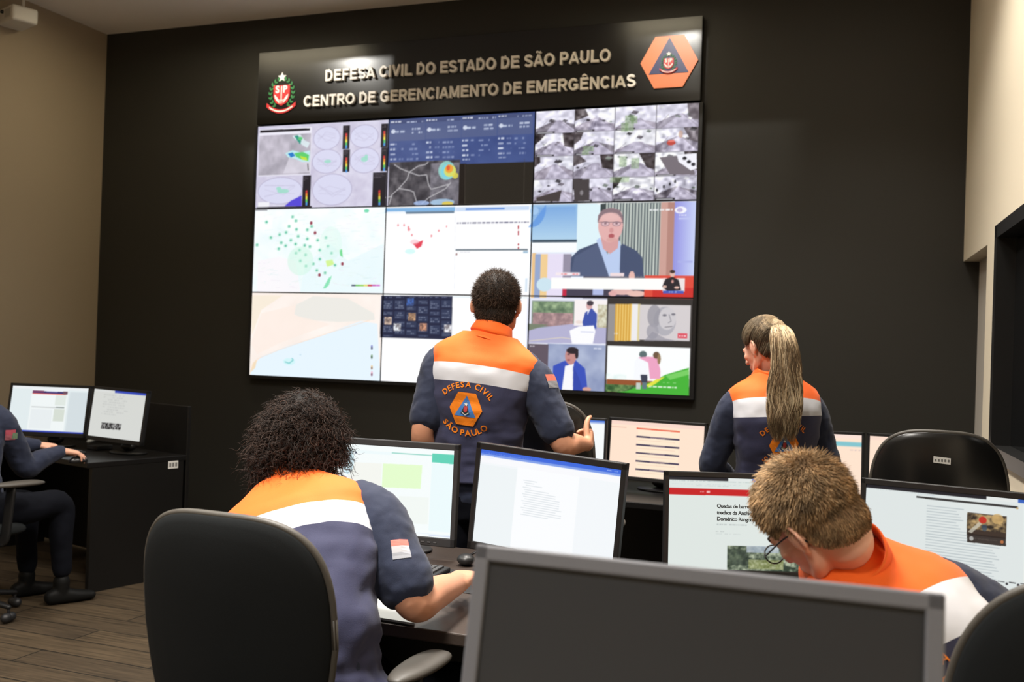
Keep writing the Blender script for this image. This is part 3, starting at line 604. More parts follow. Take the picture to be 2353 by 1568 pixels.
cv.rect(1524, 640, 1574, 672, (236, 226, 224)); cv.ell(1546, 630, 6, 8, (226, 186, 172)); cv.ell(1546, 625, 6, 4, (60, 44, 40)); cv.poly([(1522, 660), (1530, 642), (1546, 637), (1560, 644), (1566, 668), (1534, 670)], (40, 36, 42)); cv.ell(1528, 660, 5, 3, (226, 186, 172)); cv.ell(1556, 662, 6, 3, (226, 186, 172)); cv.ell(1546, 648, 3, 4, (206, 150, 140)); cv.rect(1524, 669, 1572, 676, (66, 92, 190)); cv.scrib(1538, 670, 1560, 675, (230, 235, 250), 1, .9, 3)
cv.scrib(1494, 478, 1546, 486, (246, 248, 250), 1, 1, 14, .95); cv.ell(1565, 482, 14, 8, (246, 246, 252)); cv.ell(1563, 482, 7, 5, (190, 180, 220)); cv.scrib(1552, 492, 1578, 497, (240, 240, 250), 1, .9, 2)
# bottom left: coast map
cv.frect(0, 0, .3333, .3333, (252, 240, 232)); cv.tex(574, 678, 872, 870, (248, 236, 228), (255, 246, 240), 40, 31, 1.5)
cv.poly([(680, 700), (720, 680), (800, 686), (860, 720), (862, 735), (780, 740), (700, 735), (676, 722)], (236, 234, 228)); cv.poly([(575, 850), (600, 820), (660, 796), (740, 772), (790, 752), (830, 738), (868, 744), (876, 900), (575, 870)], (230, 244, 254))
cv.poly([(575, 790), (600, 720), (680, 700), (676, 724), (760, 745), (640, 790), (590, 815)], (252, 236, 226), .7); cv.poly([(575, 678), (650, 678), (600, 712), (578, 770)], (246, 234, 214), .8); cv.poly([(574, 858), (580, 836), (590, 826), (586, 846)], (244, 222, 190))
cv.line([(590, 826), (640, 805), (700, 784), (760, 764), (800, 752), (850, 736)], 1, (250, 205, 170), .6); cv.ell(664, 832, 14, 8, (206, 244, 246), .8); cv.line([(654, 832), (664, 836), (674, 828), (670, 824)], 1.6, (90, 190, 190)); cv.ell(690, 816, 2, 2, (200, 225, 235))
for y, c in ((797, (110, 110, 190)), (801, (70, 70, 110)), (819, (110, 150, 90)), (822, (60, 90, 60)), (844, (240, 200, 130)), (847, (150, 110, 80)), (858, (240, 170, 190)), (862, (130, 70, 100))): cv.ell(855, y, 2, 3.5, c)
# bottom centre: dark tile window on white
cv.frect(.3333, 0, .6667, .3333, (254, 254, 255)); cv.rect(875, 680, 1216, 683, (214, 232, 238)); cv.poly([(877, 679), (1040, 680), (1037, 781), (874, 776)], (36, 40, 66))
for k in range(6):
    x0 = 880+k*27; r2 = random.Random(40+k); cv.scrib(x0, 681, x0+20, 685, (150, 160, 190), 1, .8, k)
    y = 689
    while y < 772:
        H = r2.choice([10, 14, 18, 22]); y1 = min(y+H, 774)
        cv.rect(x0-1, y, x0+22, y1, (52, 60, 88)); cv.scrib(x0+1, y+2, x0+21, y1-1, (150, 158, 180), max(1, H//5), .75, k*9+H); y += H+4
for x, y, c in ((891, 737, (214, 190, 172)), (946, 728, (214, 170, 130)), (972, 752, (220, 160, 130)), (912, 752, (236, 240, 245)), (1029, 755, (240, 240, 245)), (942, 694, (70, 110, 190))):
    cv.rect(x-8, y-9, x+8, y+9, c); cv.tex(x-8, y-9, x+8, y+9, (50, 40, 46), c, 4, int(x), 3, .6)
# bottom right: four videos
cv.rect(1213, 684, 1396, 904, (228, 230, 244)); cv.rect(1222, 690, 1318, 756, (126, 142, 132)); cv.tex(1224, 692, 1316, 722, (92, 116, 92), (168, 190, 150), 10, 51, 2); cv.tex(1224, 718, 1316, 752, (140, 116, 120), (196, 160, 160), 8, 52, 2)
cv.poly([(1214, 756), (1318, 744), (1394, 752), (1394, 790), (1213, 788)], (180, 178, 210)); cv.poly([(1214, 744), (1260, 746), (1214, 760)], (120, 130, 110)); cv.line([(1214, 784), (1290, 776), (1330, 782)], 1.5, (226, 214, 190)); cv.rect(1320, 688, 1394, 750, (246, 240, 240)); cv.tex(1374, 700, 1394, 754, (180, 170, 140), (226, 226, 206), 6, 53, 2)
cv.ell(1354, 702, 7, 10, (214, 170, 170)); cv.ell(1356, 696, 8, 6, (70, 60, 70)); cv.poly([(1338, 740), (1344, 718), (1360, 708), (1372, 722), (1370, 756), (1340, 752)], (62, 84, 170)); cv.poly([(1350, 712), (1356, 710), (1350, 724)], (240, 240, 248)); cv.poly([(1308, 760), (1330, 750), (1364, 748), (1368, 762), (1362, 790), (1314, 790)], (250, 250, 254)); cv.rect(1334, 762, 1364, 764, (150, 160, 210)); cv.ell(1330, 740, 8, 4, (236, 220, 214))
cv.rect(1213, 790, 1393, 906, (150, 162, 196)); cv.tex(1258, 790, 1392, 902, (140, 152, 188), (178, 188, 214), 30, 54, 1.6); cv.rect(1213, 790, 1258, 850, (98, 86, 98)); cv.scrib(1217, 793, 1230, 799, (240, 240, 245), 1, .9, 3); cv.scrib(1364, 798, 1382, 806, (220, 225, 240), 1, .9, 5)
cv.poly([(1268, 902), (1270, 842), (1296, 830), (1322, 828), (1344, 848), (1350, 898)], (58, 82, 186)); cv.poly([(1290, 900), (1298, 842), (1318, 836), (1316, 900)], (246, 246, 250)); cv.ell(1311, 819, 13, 20, (196, 140, 136)); cv.ell(1315, 806, 14, 8, (44, 36, 44)); cv.ell(1325, 815, 4, 10, (44, 36, 44)); cv.ell(1306, 815, 3, 1.5, (80, 50, 56)); cv.ell(1306, 828, 4, 2, (150, 80, 84)); cv.ell(1348, 896, 10, 5, (210, 160, 150)); cv.poly([(1316, 840), (1330, 870), (1340, 902), (1316, 902)], (48, 68, 164), .7)
cv.rect(1396, 684, 1594, 912, (54, 50, 48)); cv.rect(1398, 698, 1586, 784, (190, 186, 184)); cv.rect(1398, 698, 1414, 784, (150, 146, 146))
for k in range(6): cv.rect(1414+k*6.4, 698, 1418+k*6.4, 784, (214, 164, 70)); cv.rect(1418+k*6.4, 698, 1420.5+k*6.4, 784, (240, 206, 120))
cv.rect(1453, 698, 1466, 784, (236, 234, 236)); cv.rect(1467, 698, 1470, 784, (220, 206, 150)); cv.rect(1471, 700, 1585, 784, (212, 206, 208))
cv.ell(1528, 738, 26, 34, (178, 176, 184)); cv.ell(1504, 726, 16, 26, (150, 148, 158), .8); cv.ell(1500, 762, 14, 18, (160, 158, 168), .8); cv.ell(1534, 732, 20, 26, (206, 202, 206)); cv.ell(1528, 724, 5, 2.5, (120, 118, 128)); cv.ell(1548, 722, 5, 2.5, (120, 118, 128)); cv.line([(1538, 722), (1543, 738), (1536, 742)], 1.5, (130, 128, 138)); cv.line([(1528, 752), (1546, 750)], 2, (130, 126, 134)); cv.poly([(1480, 784), (1500, 762), (1530, 778), (1556, 784)], (150, 148, 160), .7)
cv.rect(1558, 766, 1580, 778, (220, 76, 92)); cv.scrib(1561, 769, 1577, 776, (250, 240, 240), 1, .9, 4, .95); cv.scrib(1402, 764, 1420, 770, (240, 238, 236), 1, .8, 2)
cv.rect(1396, 794, 1584, 908, (250, 253, 253)); cv.tex(1394, 860, 1440, 876, (220, 240, 238), (250, 253, 252), 10, 61, 1.5); cv.poly([(1394, 872), (1480, 876), (1540, 880), (1584, 902), (1584, 910), (1394, 902)], (150, 84, 48)); cv.tex(1392, 884, 1480, 906, (24, 70, 36), (110, 150, 90), 7, 62, 2.2, .95)
cv.poly([(1470, 888), (1500, 878), (1530, 862), (1584, 846), (1584, 912), (1392, 906), (1440, 900)], (70, 178, 56)); cv.poly([(1486, 886), (1510, 872), (1530, 866), (1506, 884), (1490, 892)], (226, 226, 70)); cv.poly([(1530, 864), (1584, 850), (1584, 862), (1540, 874)], (120, 206, 100))
cv.poly([(1456, 872), (1458, 832), (1466, 822), (1488, 826), (1492, 870), (1480, 876)], (246, 248, 252)); cv.ell(1478, 815, 9, 8, (92, 110, 112)); cv.poly([(1466, 822), (1490, 820), (1510, 822), (1518, 850), (1518, 872), (1494, 872), (1490, 834)], (236, 164, 196)); cv.ell(1509, 817, 8, 8, (110, 86, 66)); cv.ell(1515, 826, 4, 12, (150, 124, 90)); cv.poly([(1472, 862), (1488, 862), (1488, 880), (1474, 880)], (60, 64, 82)); cv.rect(1462, 880, 1472, 896, (196, 206, 200)); cv.rect(1476, 880, 1486, 896, (96, 120, 130)); cv.scrib(1492, 886, 1556, 896, (246, 252, 246), 1, 1, 9, .95); cv.scrib(1524, 879, 1554, 883, (210, 240, 200), 1, .8, 4)
cv.blur(3)
PIX = cv.pix(); m_vs = screen_mat('video_wall_picture', 1.02, .5); m_case = mat('display_casing', (16, 16, 18), .5)
VL = [['radar circles and a grey storm map', 'a blue dashboard over a dark satellite map', 'sixteen grey security camera views'],
      ['a pale map dotted green', 'a white page with red marks', 'a man in a suit speaking on television'],
      ['a peach and blue coast map', 'a dark tile window on a white page', 'four small television pictures']]
PL = ['top left', 'top middle', 'top right', 'middle left', 'centre', 'middle right', 'bottom left', 'bottom middle', 'bottom right']
pw_, ph_ = (VX1-VX0)/3, (VZ1-VZ0)/3
for r_ in range(3):
    for k in range(3):
        x0 = VX0+k*pw_; z0 = VZ1-(r_+1)*ph_
        e = empty('video_wall_display', (x0+pw_/2, WY, z0), 0, 'video wall display at the '+PL[r_*3+k]+' showing '+VL[r_][k], 'display', 'displays of the video wall')
        MB().box((x0+.0015, VY+.003, z0+.0015), (x0+pw_-.0015, WY, z0+ph_-.0015)).obj('casing', m_case, e, world=True)
        g = .0045; o = link('screen', screen_mesh(PIX[r_*PM:(r_+1)*PM, k*PN:(k+1)*PN], pw_-2*g, ph_-2*g), m_vs, e)
        o.location = (-pw_/2+g, VY-WY, g)
MB().box((VX0-.02, VY-.004, VZ0-.02), (VX0, WY, VZ1)).box((VX1, VY-.004, VZ0-.02), (VX1+.02, WY, VZ1)).box((VX0, VY-.004, VZ0-.02), (VX1, WY, VZ0)).obj('trim_1', m_case)['kind'] = 'structure'

# ------------------------------------------------------------------ desks
DZ = .74
m_desk = mat('black_desk_laminate', (22, 21, 20), .4, spec=.3, bump=.03, bscale=150)
m_top = mat('dark_brown_desk_top', (62, 52, 46), .42, spec=.5, bump=.04, bscale=120, var=.12, vscale=6)
m_topk = mat('black_desk_top', (20, 19, 19), .35, spec=.35, bump=.03, bscale=150)
def desk(name, corner, rz, w, d, label, panel_back=.0, mt=None, legs=(0, 1), sec=()):
    """corner = front left corner on the floor, x along the desk, y toward its back"""
    e = empty(name, (corner[0], corner[1], 0), rz, label, 'desk')
    MB().box((0, 0, DZ-.032), (w, d, DZ), .004, 2).obj('desk_top', mt or m_top, e)
    for k in legs: MB().box((k*(w-.03), .03, 0), (k*(w-.03)+.03, d-.02, DZ-.032)).obj('end_panel', m_desk, e)
    for x in sec: MB().box((x, .10, 0), (x+.03, d-.05, DZ-.032)).obj('end_panel', m_desk, e)
    MB().box((.03, d-.06, .04), (w-.03, d-.04, DZ-.032)).obj('modesty_panel', m_desk, e)
    if panel_back: MB().box((0, d, .02), (w, d+.025, panel_back), .003, 1).obj('rear_screen', m_desk, e)
    return e
desk('desk', (-1.80, 2.33), 0, 2.20, 1.00, 'long dark brown desk in the middle row under four monitors', sec=(1.22,))
desk('desk', (-2.15, 4.76), 0, 2.58, .74, 'long black desk in the row nearest the video wall', sec=(1.3,), mt=m_topk)
ld_ = desk('desk', (-5.69, 4.86), math.radians(-15), 1.56, .66, 'black desk in the left corner with paper sticker on its end', panel_back=1.04, mt=m_topk)
MB().box((1.5602, .53, .665), (1.5612, .60, .71)).obj('paper_sticker', mat('white_paper', (232, 232, 228), .7), ld_)['label'] = 'small white paper sticker'
tk = MB()
for k in range(3): tk.box((1.5613, .537+k*.021, .675), (1.5616, .551+k*.021, .70))
tk.obj('sticker_print', mat('grey_print', (120, 120, 118), .7), ld_)
desk('desk', (-1.45, .80), 0, 1.95, .62, 'dark desk closest to the viewer below the big dark monitor')

# ------------------------------------------------------------------ monitors
m_bz = mat('black_monitor_plastic', (24, 24, 25), .42, bump=.02, bscale=400)
m_bz2 = mat('charcoal_monitor_plastic', (52, 52, 54), .45, bump=.02, bscale=400)
m_bz3 = mat('grey_monitor_plastic', (106, 107, 113), .5, bump=.03, bscale=500)
m_scr = screen_mat('monitor_picture', 1.0, .45)
def mframe(yaw, tilt, roll=0):
    y, t, r = map(math.radians, (yaw, tilt, roll)); X = np.array([math.cos(y), math.sin(y), 0]); N = np.array([math.sin(y), -math.cos(y), 0])
    Z = np.array([0, 0, 1])*math.cos(t)-N*math.sin(t)
    return X*math.cos(r)-Z*math.sin(r), Z*math.cos(r)+X*math.sin(r)
def monitor(c, yaw, tilt, roll, w, h, nx, label, paint=None, bz=(.016, .016, .02), mtl=None, bg=(255, 255, 255), kind='stand', group=None, btn=False, offm=None, thick=.045):
    """c = screen centre.  bz = side, top, bottom bezel widths"""
    mtl = mtl or m_bz; X, Z = mframe(yaw, tilt, roll); N = np.cross(X, Z)                # N points at the viewer side
    c = np.array(c, float); O = c-X*w/2-Z*h/2
    def L(v): v = np.asarray(v); return O+np.outer(v[:, 0], X)-np.outer(v[:, 1], N)+np.outer(v[:, 2], Z)
    yr = math.radians(yaw); bk = np.array([-math.sin(yr), math.cos(yr), 0]); base = c+bk*.10; base[2] = DZ
    e = empty('computer_monitor', tuple(base), yr, label, 'monitor', group)
    s, t, b = bz; ca = MB()
    ca.box((-s, -.006, -b), (0, .02, h+t), .003, 2).box((w, -.006, -b), (w+s, .02, h+t), .003, 2)
    ca.box((-s, -.006, h), (w+s, .02, h+t), .003, 2).box((-s, -.006, -b), (w+s, .02, 0), .003, 2)
    ca.box((-s+.001, .006, -b+.001), (w+s-.001, .022, h+t-.001)).box((w*.10, .02, h*.12), (w*.90, thick, h*.88), .012, 3)
    ca.xf(L); ca.obj('bezel', mtl, e, world=True)
    if paint is not None:
        ny = max(8, int(nx*h/w)); q = Canvas(O, X, Z, w, h, nx, ny, bg); paint(q); q.blur(2)
        me = screen_mesh(q.pix(), w, h); n = len(me.vertices); co = np.empty(n*3); me.vertices.foreach_get('co', co)
        me.vertices.foreach_set('co', L(co.reshape(-1, 3)).ravel()); me.update(); link('screen', me, m_scr, e, world=True)
    else:
        MB().box((0, 0, 0), (w, .006, h)).xf(L).obj('screen', offm, e, world=True)
    if btn:
        k = MB()
        for i in range(7): k.box((w*.60+i*.022, -.0075, -b*.62), (w*.60+i*.022+.011, -.006, -b*.62+.004))
        k.xf(L).obj('button_row', mat('button_grey', (90, 90, 92), .4), e, world=True)
    if btn: MB().box((w*.46, -.0072, -b*.7), (w*.54, -.006, -b*.7+.006)).xf(L).obj('badge', mat('badge_grey', (120, 120, 124), .3, metal=.6), e, world=True)
    nk = MB(); p = c+bk*.055; nk.add(*tube([p+bk*.02, p+bk*.045-np.array([0, 0, .05]), [base[0], base[1], DZ+.08], [base[0], base[1], DZ+.045]], [(.035, .014), (.035, .014), (.04, .018), (.05, .03)], 20, n=12, up=tuple(bk), power=4))
    nk.obj('stand', mtl, e, True, world=True)
    bs = MB(); a = np.linspace(0, 2*np.pi, 40, endpoint=False); rr = [(.0, .002), (.125, .002), (.13, .006), (.125, .011), (.05, .016), (.0, .017)]
    V = np.concatenate([np.c_[r_*np.cos(a), r_*.72*np.sin(a), np.full(40, z)] for r_, z in [(.004, .001)]+rr[1:-1]+[(.004, .017)]])
    bs.add(V, [q[::-1] for q in loopfaces(6, 40)]+[tuple(range(40)), tuple(reversed(range(200, 240)))]); bs.obj('base', mtl, e, True)
    return e
W10, H10, W9, H9 = .474, .296, .51, .287
def p_m1(q):
    q.frect(0, 0, 1, 1, (246, 252, 252)); q.line([(740, 1031), (1043, 1051)], 2.2, (150, 214, 200)); q.poly([(993, 1043), (1043, 1046), (1042, 1068), (992, 1063)], (98, 210, 184)); q.rect(806, 1034, 900, 1047, (238, 250, 252)); q.ell(818, 1041, 2.5, 2.5, (90, 100, 120))
    q.poly([(880, 1066), (970, 1070), (966, 1124), (877, 1120)], (228, 252, 206)); q.poly([(800, 1062), (878, 1066), (874, 1122), (800, 1118)], (244, 246, 240)); q.poly([(916, 1140), (985, 1144), (982, 1205), (914, 1202)], (242, 248, 244)); q.scrib(880, 1140, 910, 1195, (214, 226, 224), 8, .5, 3)
    q.poly([(992, 1066), (1042, 1068), (1037, 1224), (984, 1220)], (236, 250, 252)); q.rect(880, 1217, 1038, 1232, (206, 222, 246)); q.rect(985, 1229, 1038, 1235, (186, 200, 236)); q.ell(800, 1060, 14, 30, (206, 238, 250), .7); q.rect(730, 1211, 880, 1226, (206, 222, 246))
def p_m2(q):
    q.frect(0, 0, 1, 1, (243, 247, 250)); q.frect(.28, 0, .72, .86, (250, 252, 254)); q.frect(0, 0, .28, .84, (238, 244, 246)); q.frect(0, .955, 1, 1, (64, 108, 222)); q.frect(0, .93, 1, .955, (80, 122, 226), .7)
    q.frect(0, .86, 1, .93, (248, 249, 252)); q.scrib(1108, 1039, 1222, 1057, (236, 240, 255), 1, .9, 3); q.frect(.02, .91, .10, .935, (240, 243, 252)); q.scrib(1395, 1080, 1420, 1087, (200, 216, 250), 1, .9, 5)
    for k in range(16):
        u0 = .33+.01*(k % 3); v = .74-k*.024; ln = (.10, .07, .12, .06, .18, .22, .24, .26, .25, .27, .26, .27, .25, .28, .27, .20)[k]
        a = q.uv(u0, v); b = q.uv(u0+ln, v-.006); q._poly([a, (b[0], a[1]), b, (a[0], b[1])], (196, 206, 212), .8)
def p_m3(q):
    q.frect(0, 0, 1, 1, (222, 230, 226)); q.frect(0, .965, .37, 1, (38, 38, 44)); q.frect(.37, .965, .52, 1, (226, 232, 230)); q.frect(.52, .965, 1, 1, (70, 120, 214)); q.scrib(1545, 1104, 1735, 1112, (150, 168, 172), 1, .8, 3); q.scrib(1545, 1111, 1745, 1118, (140, 170, 190), 1, .8, 7, .4)
    q.poly([(1520, 1121), (1760, 1128), (1950, 1133), (1950, 1150), (1760, 1143), (1520, 1136)], (198, 30, 34)); q.scrib(1600, 1128, 1618, 1134, (244, 190, 190), 1, .9, 2); q.rect(1624, 1129, 1632, 1134, (240, 180, 180)); q.scrib(1600, 1116, 1674, 1120, (110, 120, 124), 1, .7, 9)
    q.scrib(1647, 1203, 1744, 1211, (170, 178, 178), 1, .8, 11); q.scrib(1645, 1220, 1664, 1224, (150, 158, 158), 1, .7, 12); q.scrib(1645, 1226, 1702, 1230, (180, 188, 188), 1, .7, 13)
    q.rect(1672, 1254, 1900, 1340, (112, 126, 112)); q.tex(1672, 1254, 1900, 1340, (46, 60, 48), (176, 186, 160), 6, 5, 2.2); q.tex(1672, 1262, 1720, 1300, (40, 52, 46), (90, 104, 84), 8, 6, 2, .8); q.tex(1716, 1255, 1790, 1272, (150, 166, 184), (206, 214, 222), 8, 7, 1.6, .8); q.tex(1720, 1286, 1800, 1310, (110, 120, 60), (196, 200, 160), 4, 8, 2, .8)
def p_m4(q):
    q.frect(0, 0, 1, 1, (222, 229, 228)); q.frect(0, .965, .66, 1, (34, 34, 40)); q.frect(.66, .965, .82, 1, (228, 232, 230)); q.frect(.82, .965, 1, 1, (58, 100, 190)); q.scrib(1994, 1123, 2140, 1131, (150, 168, 172), 1, .8, 3, .5)
    q.poly([(2106, 1141), (2338, 1165), (2338, 1170), (2106, 1145)], (52, 52, 52)); q.ell(2337, 1169, 3, 2, (190, 150, 80)); q.scrib(2110, 1136, 2150, 1140, (90, 120, 170), 1, .6, 4)
    a = q.m(2130, 1160)[0]/q.W; b = q.m(2215, 1160)[0]/q.W; c_ = q.m(2300, 1180)[0]/q.W
    for k in range(26):
        v = .845-k*.0285; e_ = (b if k < 8 else c_)-.012*((k*7) % 4); u = q.uv(a, v); w_ = q.uv(e_, v-.008); q._poly([u, (w_[0], u[1]), w_, (u[0], w_[1])], (176, 186, 190), .85)
    q.rect(2223, 1178, 2311, 1240, (60, 48, 40)); q.tex(2223, 1180, 2311, 1226, (40, 34, 30), (190, 160, 110), 7, 9, 2.6); q.ell(2258, 1196, 9, 8, (190, 50, 36)); q.ell(2292, 1194, 14, 12, (206, 170, 110), .8); q.poly([(2224, 1222), (2250, 1200), (2256, 1206), (2232, 1226)], (200, 196, 180), .8); q.ell(2262, 1214, 6, 8, (50, 70, 90), .8)
    q.poly([(2222, 1226), (2311, 1236), (2311, 1256), (2222, 1246)], (40, 32, 28), .9); q.scrib(2236, 1236, 2294, 1246, (130, 120, 110), 2, .8, 6); q.ell(2232, 1238, 5, 5, (200, 200, 196), .8); q.ell(2302, 1246, 4, 4, (200, 120, 70), .9)
    q.frect(0, .04, 1, .05, (190, 198, 200)); q.poly([(2205, 1326), (2217, 1328), (2217, 1332), (2205, 1330)], (60, 60, 64))
    for k in range(6): x = 2214+k*26; q.rect(x, 1327+k*2.6, x+16, 1331+k*2.6, (50, 52, 56)); q.ell(x+21, 1334+k*2.6, 3, 3, (60, 60, 64))
PEACH = (255, 228, 206)
def p_b1(q):
    q.frect(0, 0, 1, 1, PEACH); q.frect(0, .93, 1, 1, (250, 218, 204)); q.frect(.0, .87, .17, .885, (236, 196, 176)); q.frect(.30, .02, .74, .9, (255, 234, 208))
    for k in range(6):
        y = 985+k*18.6; x0, x1 = 1463-k*.6, 1562-k*.6
        q.line([(x0, y), (x1, y+8.2)], 3.4 if k else 3.2, (236, 110, 84) if k == 0 else (62, 54, 84)); 
        if k: q.line([(x0+32, y+2.5), (x0+66, y+5)], 3.2, (150, 130, 140), .8); q.line([(x0+4, y+8), (x1-10, y+15)], 1.2, (240, 206, 184), .8)
def p_b2(q):
    q.frect(0, 0, 1, 1, PEACH); q.frect(0, .8, 1, .87, (130, 196, 206)); q.frect(0, .93, 1, 1, (252, 226, 214)); q.scrib(1952, 1033, 1976, 1038, (160, 150, 170), 1, .8, 3); q.frect(.1, .3, .6, .7, (252, 236, 220))
def p_b3(q): q.frect(0, 0, 1, 1, PEACH); q.frect(0, .93, 1, 1, (250, 220, 204)); q.frect(.2, .2, .8, .8, (250, 236, 222))
def p_b0(q): q.frect(0, 0, 1, 1, (246, 250, 250)); q.frect(0, .94, 1, 1, (90, 130, 220)); q.frect(.25, 0, .75, .9, (252, 253, 253))
def p_l1(q):
    q.frect(0, 0, 1, 1, (226, 236, 238)); q.frect(0, .94, 1, 1, (236, 240, 242)); q.frect(.26, .04, .74, .94, (240, 246, 246)); q.frect(0, 0, 1, .035, (50, 70, 180)); q.frect(.27, .85, .71, .90, (60, 50, 110)); q.frect(.27, .83, .71, .85, (240, 110, 90)); q.frect(.27, .87, .42, .91, (120, 60, 100)); q.frect(.45, .88, .6, .9, (130, 130, 180)); q.frect(.67, .84, .73, .91, (110, 80, 96))
    q.frect(.28, .54, .60, .56, (196, 200, 200)); q.frect(.60, .545, .71, .57, (140, 150, 146)); q.frect(.58, .25, .72, .52, (214, 222, 212)); q.frect(.58, .6, .72, .82, (224, 232, 226)); q.frect(.28, .08, .56, .5, (232, 238, 240)); q.frect(.76, .05, 1, .9, (212, 222, 226))
def p_l2(q):
    q.frect(0, 0, 1, 1, (214, 216, 212)); q.frect(0, .95, .4, 1, (220, 222, 220)); q.frect(.4, .95, 1, 1, (56, 76, 184)); q.scrib(240, 905, 292, 960, (190, 192, 190), 9, .7, 3)
    for i, x in enumerate((234, 249, 264)): q.rect(x, 971+i, x+13, 986+i, (40, 40, 42)); q.tex(x, 971+i, x+13, 987+i, (16, 16, 18), (200, 200, 198), 3, 11+i, 4, .8)
monitor((-1.588, 3.089, .964), 3.7, 2.5, 0, W10, H10, 260, 'charcoal monitor with green and white page beside the curly haired person', p_m1, (.017, .022, .030), m_bz2, group=None, btn=True)
monitor((-.975, 2.962, .976), -4.5, 1, 3.5, W10, H10, 300, 'black monitor with blue bar over a blank document, slightly crooked', p_m2, (.017, .022, .026), m_bz, btn=True)
m3 = monitor((-.386, 3.246, .931), 21.5, 4.7, 0, W9, H9, 280, 'monitor with a red banner news page, behind the short haired seated man', p_m3, (.016, .018, .026), m_bz)
monitor((.209, 3.203, .940), -13.1, 3.6, 0, W9, H9, 300, 'monitor at far right of middle desk showing article with small fiery picture', p_m4, (.016, .020, .026), m_bz)
monitor((-1.62, 5.08, .955), 8, 4, 0, W9, H9, 80, 'white screen monitor mostly hidden behind the standing man', p_b0, (.014, .014, .02), m_bz)
monitor((-1.095, 5.137, .958), -8.2, 3.7, 0, W9, H9, 240, 'peach tinted monitor with table of dark rows between the standing people', p_b1, (.014, .016, .02), m_bz)
monitor((-.340, 5.164, .951), 8, 5.7, 0, W9, H9, 120, 'peach tinted monitor with teal stripe right of the ponytail person', p_b2, (.014, .016, .02), m_bz)
monitor((.205, 5.20, .952), 2, 4, 0, W9, H9, 100, 'peach tinted monitor mostly hidden behind empty chair by the right wall', p_b3, (.014, .016, .02), m_bz)
monitor((-4.946, 4.913, .980), 14, 9.6, 0, W9, H9, 180, 'left corner monitor showing web page with dark banner', p_l1, (.016, .018, .028), m_bz, btn=False)
monitor((-4.353, 4.862, .982), -6, 7, 1.1, .44, H9, 140, 'left corner monitor showing document with three small dark pictures', p_l2, (.016, .018, .026), m_bz)
def off_screen():
    m = mat('switched_off_screen', (44, 46, 50), .34, spec=.5); return m
monitor((-.19, 1.068, 1.0665), .1, 11.8, 0, .474, .300, 0, 'big dark switched off monitor in grey frame, closest to the viewer', None, (.0185, .0185, .028), m_bz3, offm=off_screen(), thick=.06)
# headline lettering on the news page
X3, Z3 = mframe(21.5, 4.7); N3 = np.cross(X3, Z3); c3 = np.array((-.386, 3.246, .931)); O3 = c3-X3*W9/2-Z3*H9/2
hl = MB(); cn = Canvas(O3, X3, Z3, W9, H9, 100, 56)
for k, (s, y0) in enumerate((('Quedas de barreiras em', 1167), ('trechos da Anchieta e', 1182), ('Domênico Rangoni', 1196.5))):
    V, F = text_geo(s, .0165, off=.0005, space=.92); a = cn.m(1647, y0); u = a[0]/cn.W*W9; v = H9-a[1]/cn.H*H9
    hl.add(O3+np.outer(V[:, 0]+u, X3)+np.outer(V[:, 1]+v, Z3)+N3*.0006, F)
hl.obj('headline_text', mat('headline_ink', (38, 42, 44), .6), m3, world=True)

# ------------------------------------------------------------------ keyboards, mice, papers and small things
m_kb = mat('keyboard_black', (26, 26, 28), .5); m_key = mat('keycap_dark', (58, 58, 60), .45)
def keyboard(loc, rz, label):
    e = empty('keyboard', loc, rz, label, 'keyboard'); MB().box((-.225, -.075, .001), (.225, .075, .018), .005, 2).obj('case', m_kb, e)
    k = MB()
    for r_ in range(6):
        for c in range(21):
            if c in (15,) or c == 16 and r_ == 3: continue
            x = -.212+c*.0202; y = -.062+r_*.0205; k.box((x, y, .016), (x+.0165, y+.0165, .0245), .0015, 1)
    k.obj('keys', m_key, e); return e
def mouse(loc, rz, label):
    e = empty('computer_mouse', loc, rz, label, 'mouse'); V, F = ellipsoid((0, 0, .006), (.031, .055, .030)); V[:, 2] = np.maximum(V[:, 2], .001)
    MB().add(V, F).obj('shell', mat('mouse_black', (22, 22, 24), .3), e, True); MB().add(*tube([(0, .018, .034), (0, .034, .031)], .004, 8)).obj('scroll_wheel', m_key, e, True); return e
keyboard((-1.50, 2.86, DZ), math.radians(3), 'black keyboard in front of the curly haired person')
keyboard((-.25, 2.74, DZ), math.radians(8), 'black keyboard in front of the short haired seated man')
keyboard((-4.72, 4.93-.19, DZ), math.radians(-12), 'black keyboard in front of the left corner monitors')
m_pad = mat('mousepad_black', (20, 20, 22), .6)
tag(MB().box((-1.30, 2.72, DZ), (-1.06, 2.98, DZ+.003), .001, 1).obj('mousepad', m_pad), 'black mouse pad under the curly haired person\'s hand', 'mousepad')
mouse((-1.155, 2.905, DZ+.003), -.1, 'black mouse under the hand of the curly haired person')
PAPERM = mat('white_paper', (232, 232, 228), .7)
pa = MB().box((-1.42, 2.36, DZ), (-1.15, 2.66, DZ+.004)).obj('paper_sheet', PAPERM); tag(pa, 'white sheet of paper on the middle desk under the curly person\'s arm', 'paper')
m_nb = mat('grey_notebook', (186, 192, 192), .5)
v = [(-1.30, 2.345), (-1.11, 2.335), (-1.17, 2.47), (-1.28, 2.46)]
tag(MB().add(*[(lambda V, F: (V, F))([(x, y, z) for z in (DZ+.0045, DZ+.010) for x, y in v], [(3, 2, 1, 0), (4, 5, 6, 7), (0, 1, 5, 4), (1, 2, 6, 5), (2, 3, 7, 6), (3, 0, 4, 7)])][0]).obj('notepad', m_nb), 'pale grey notepad at the front edge of middle desk', 'notepad')
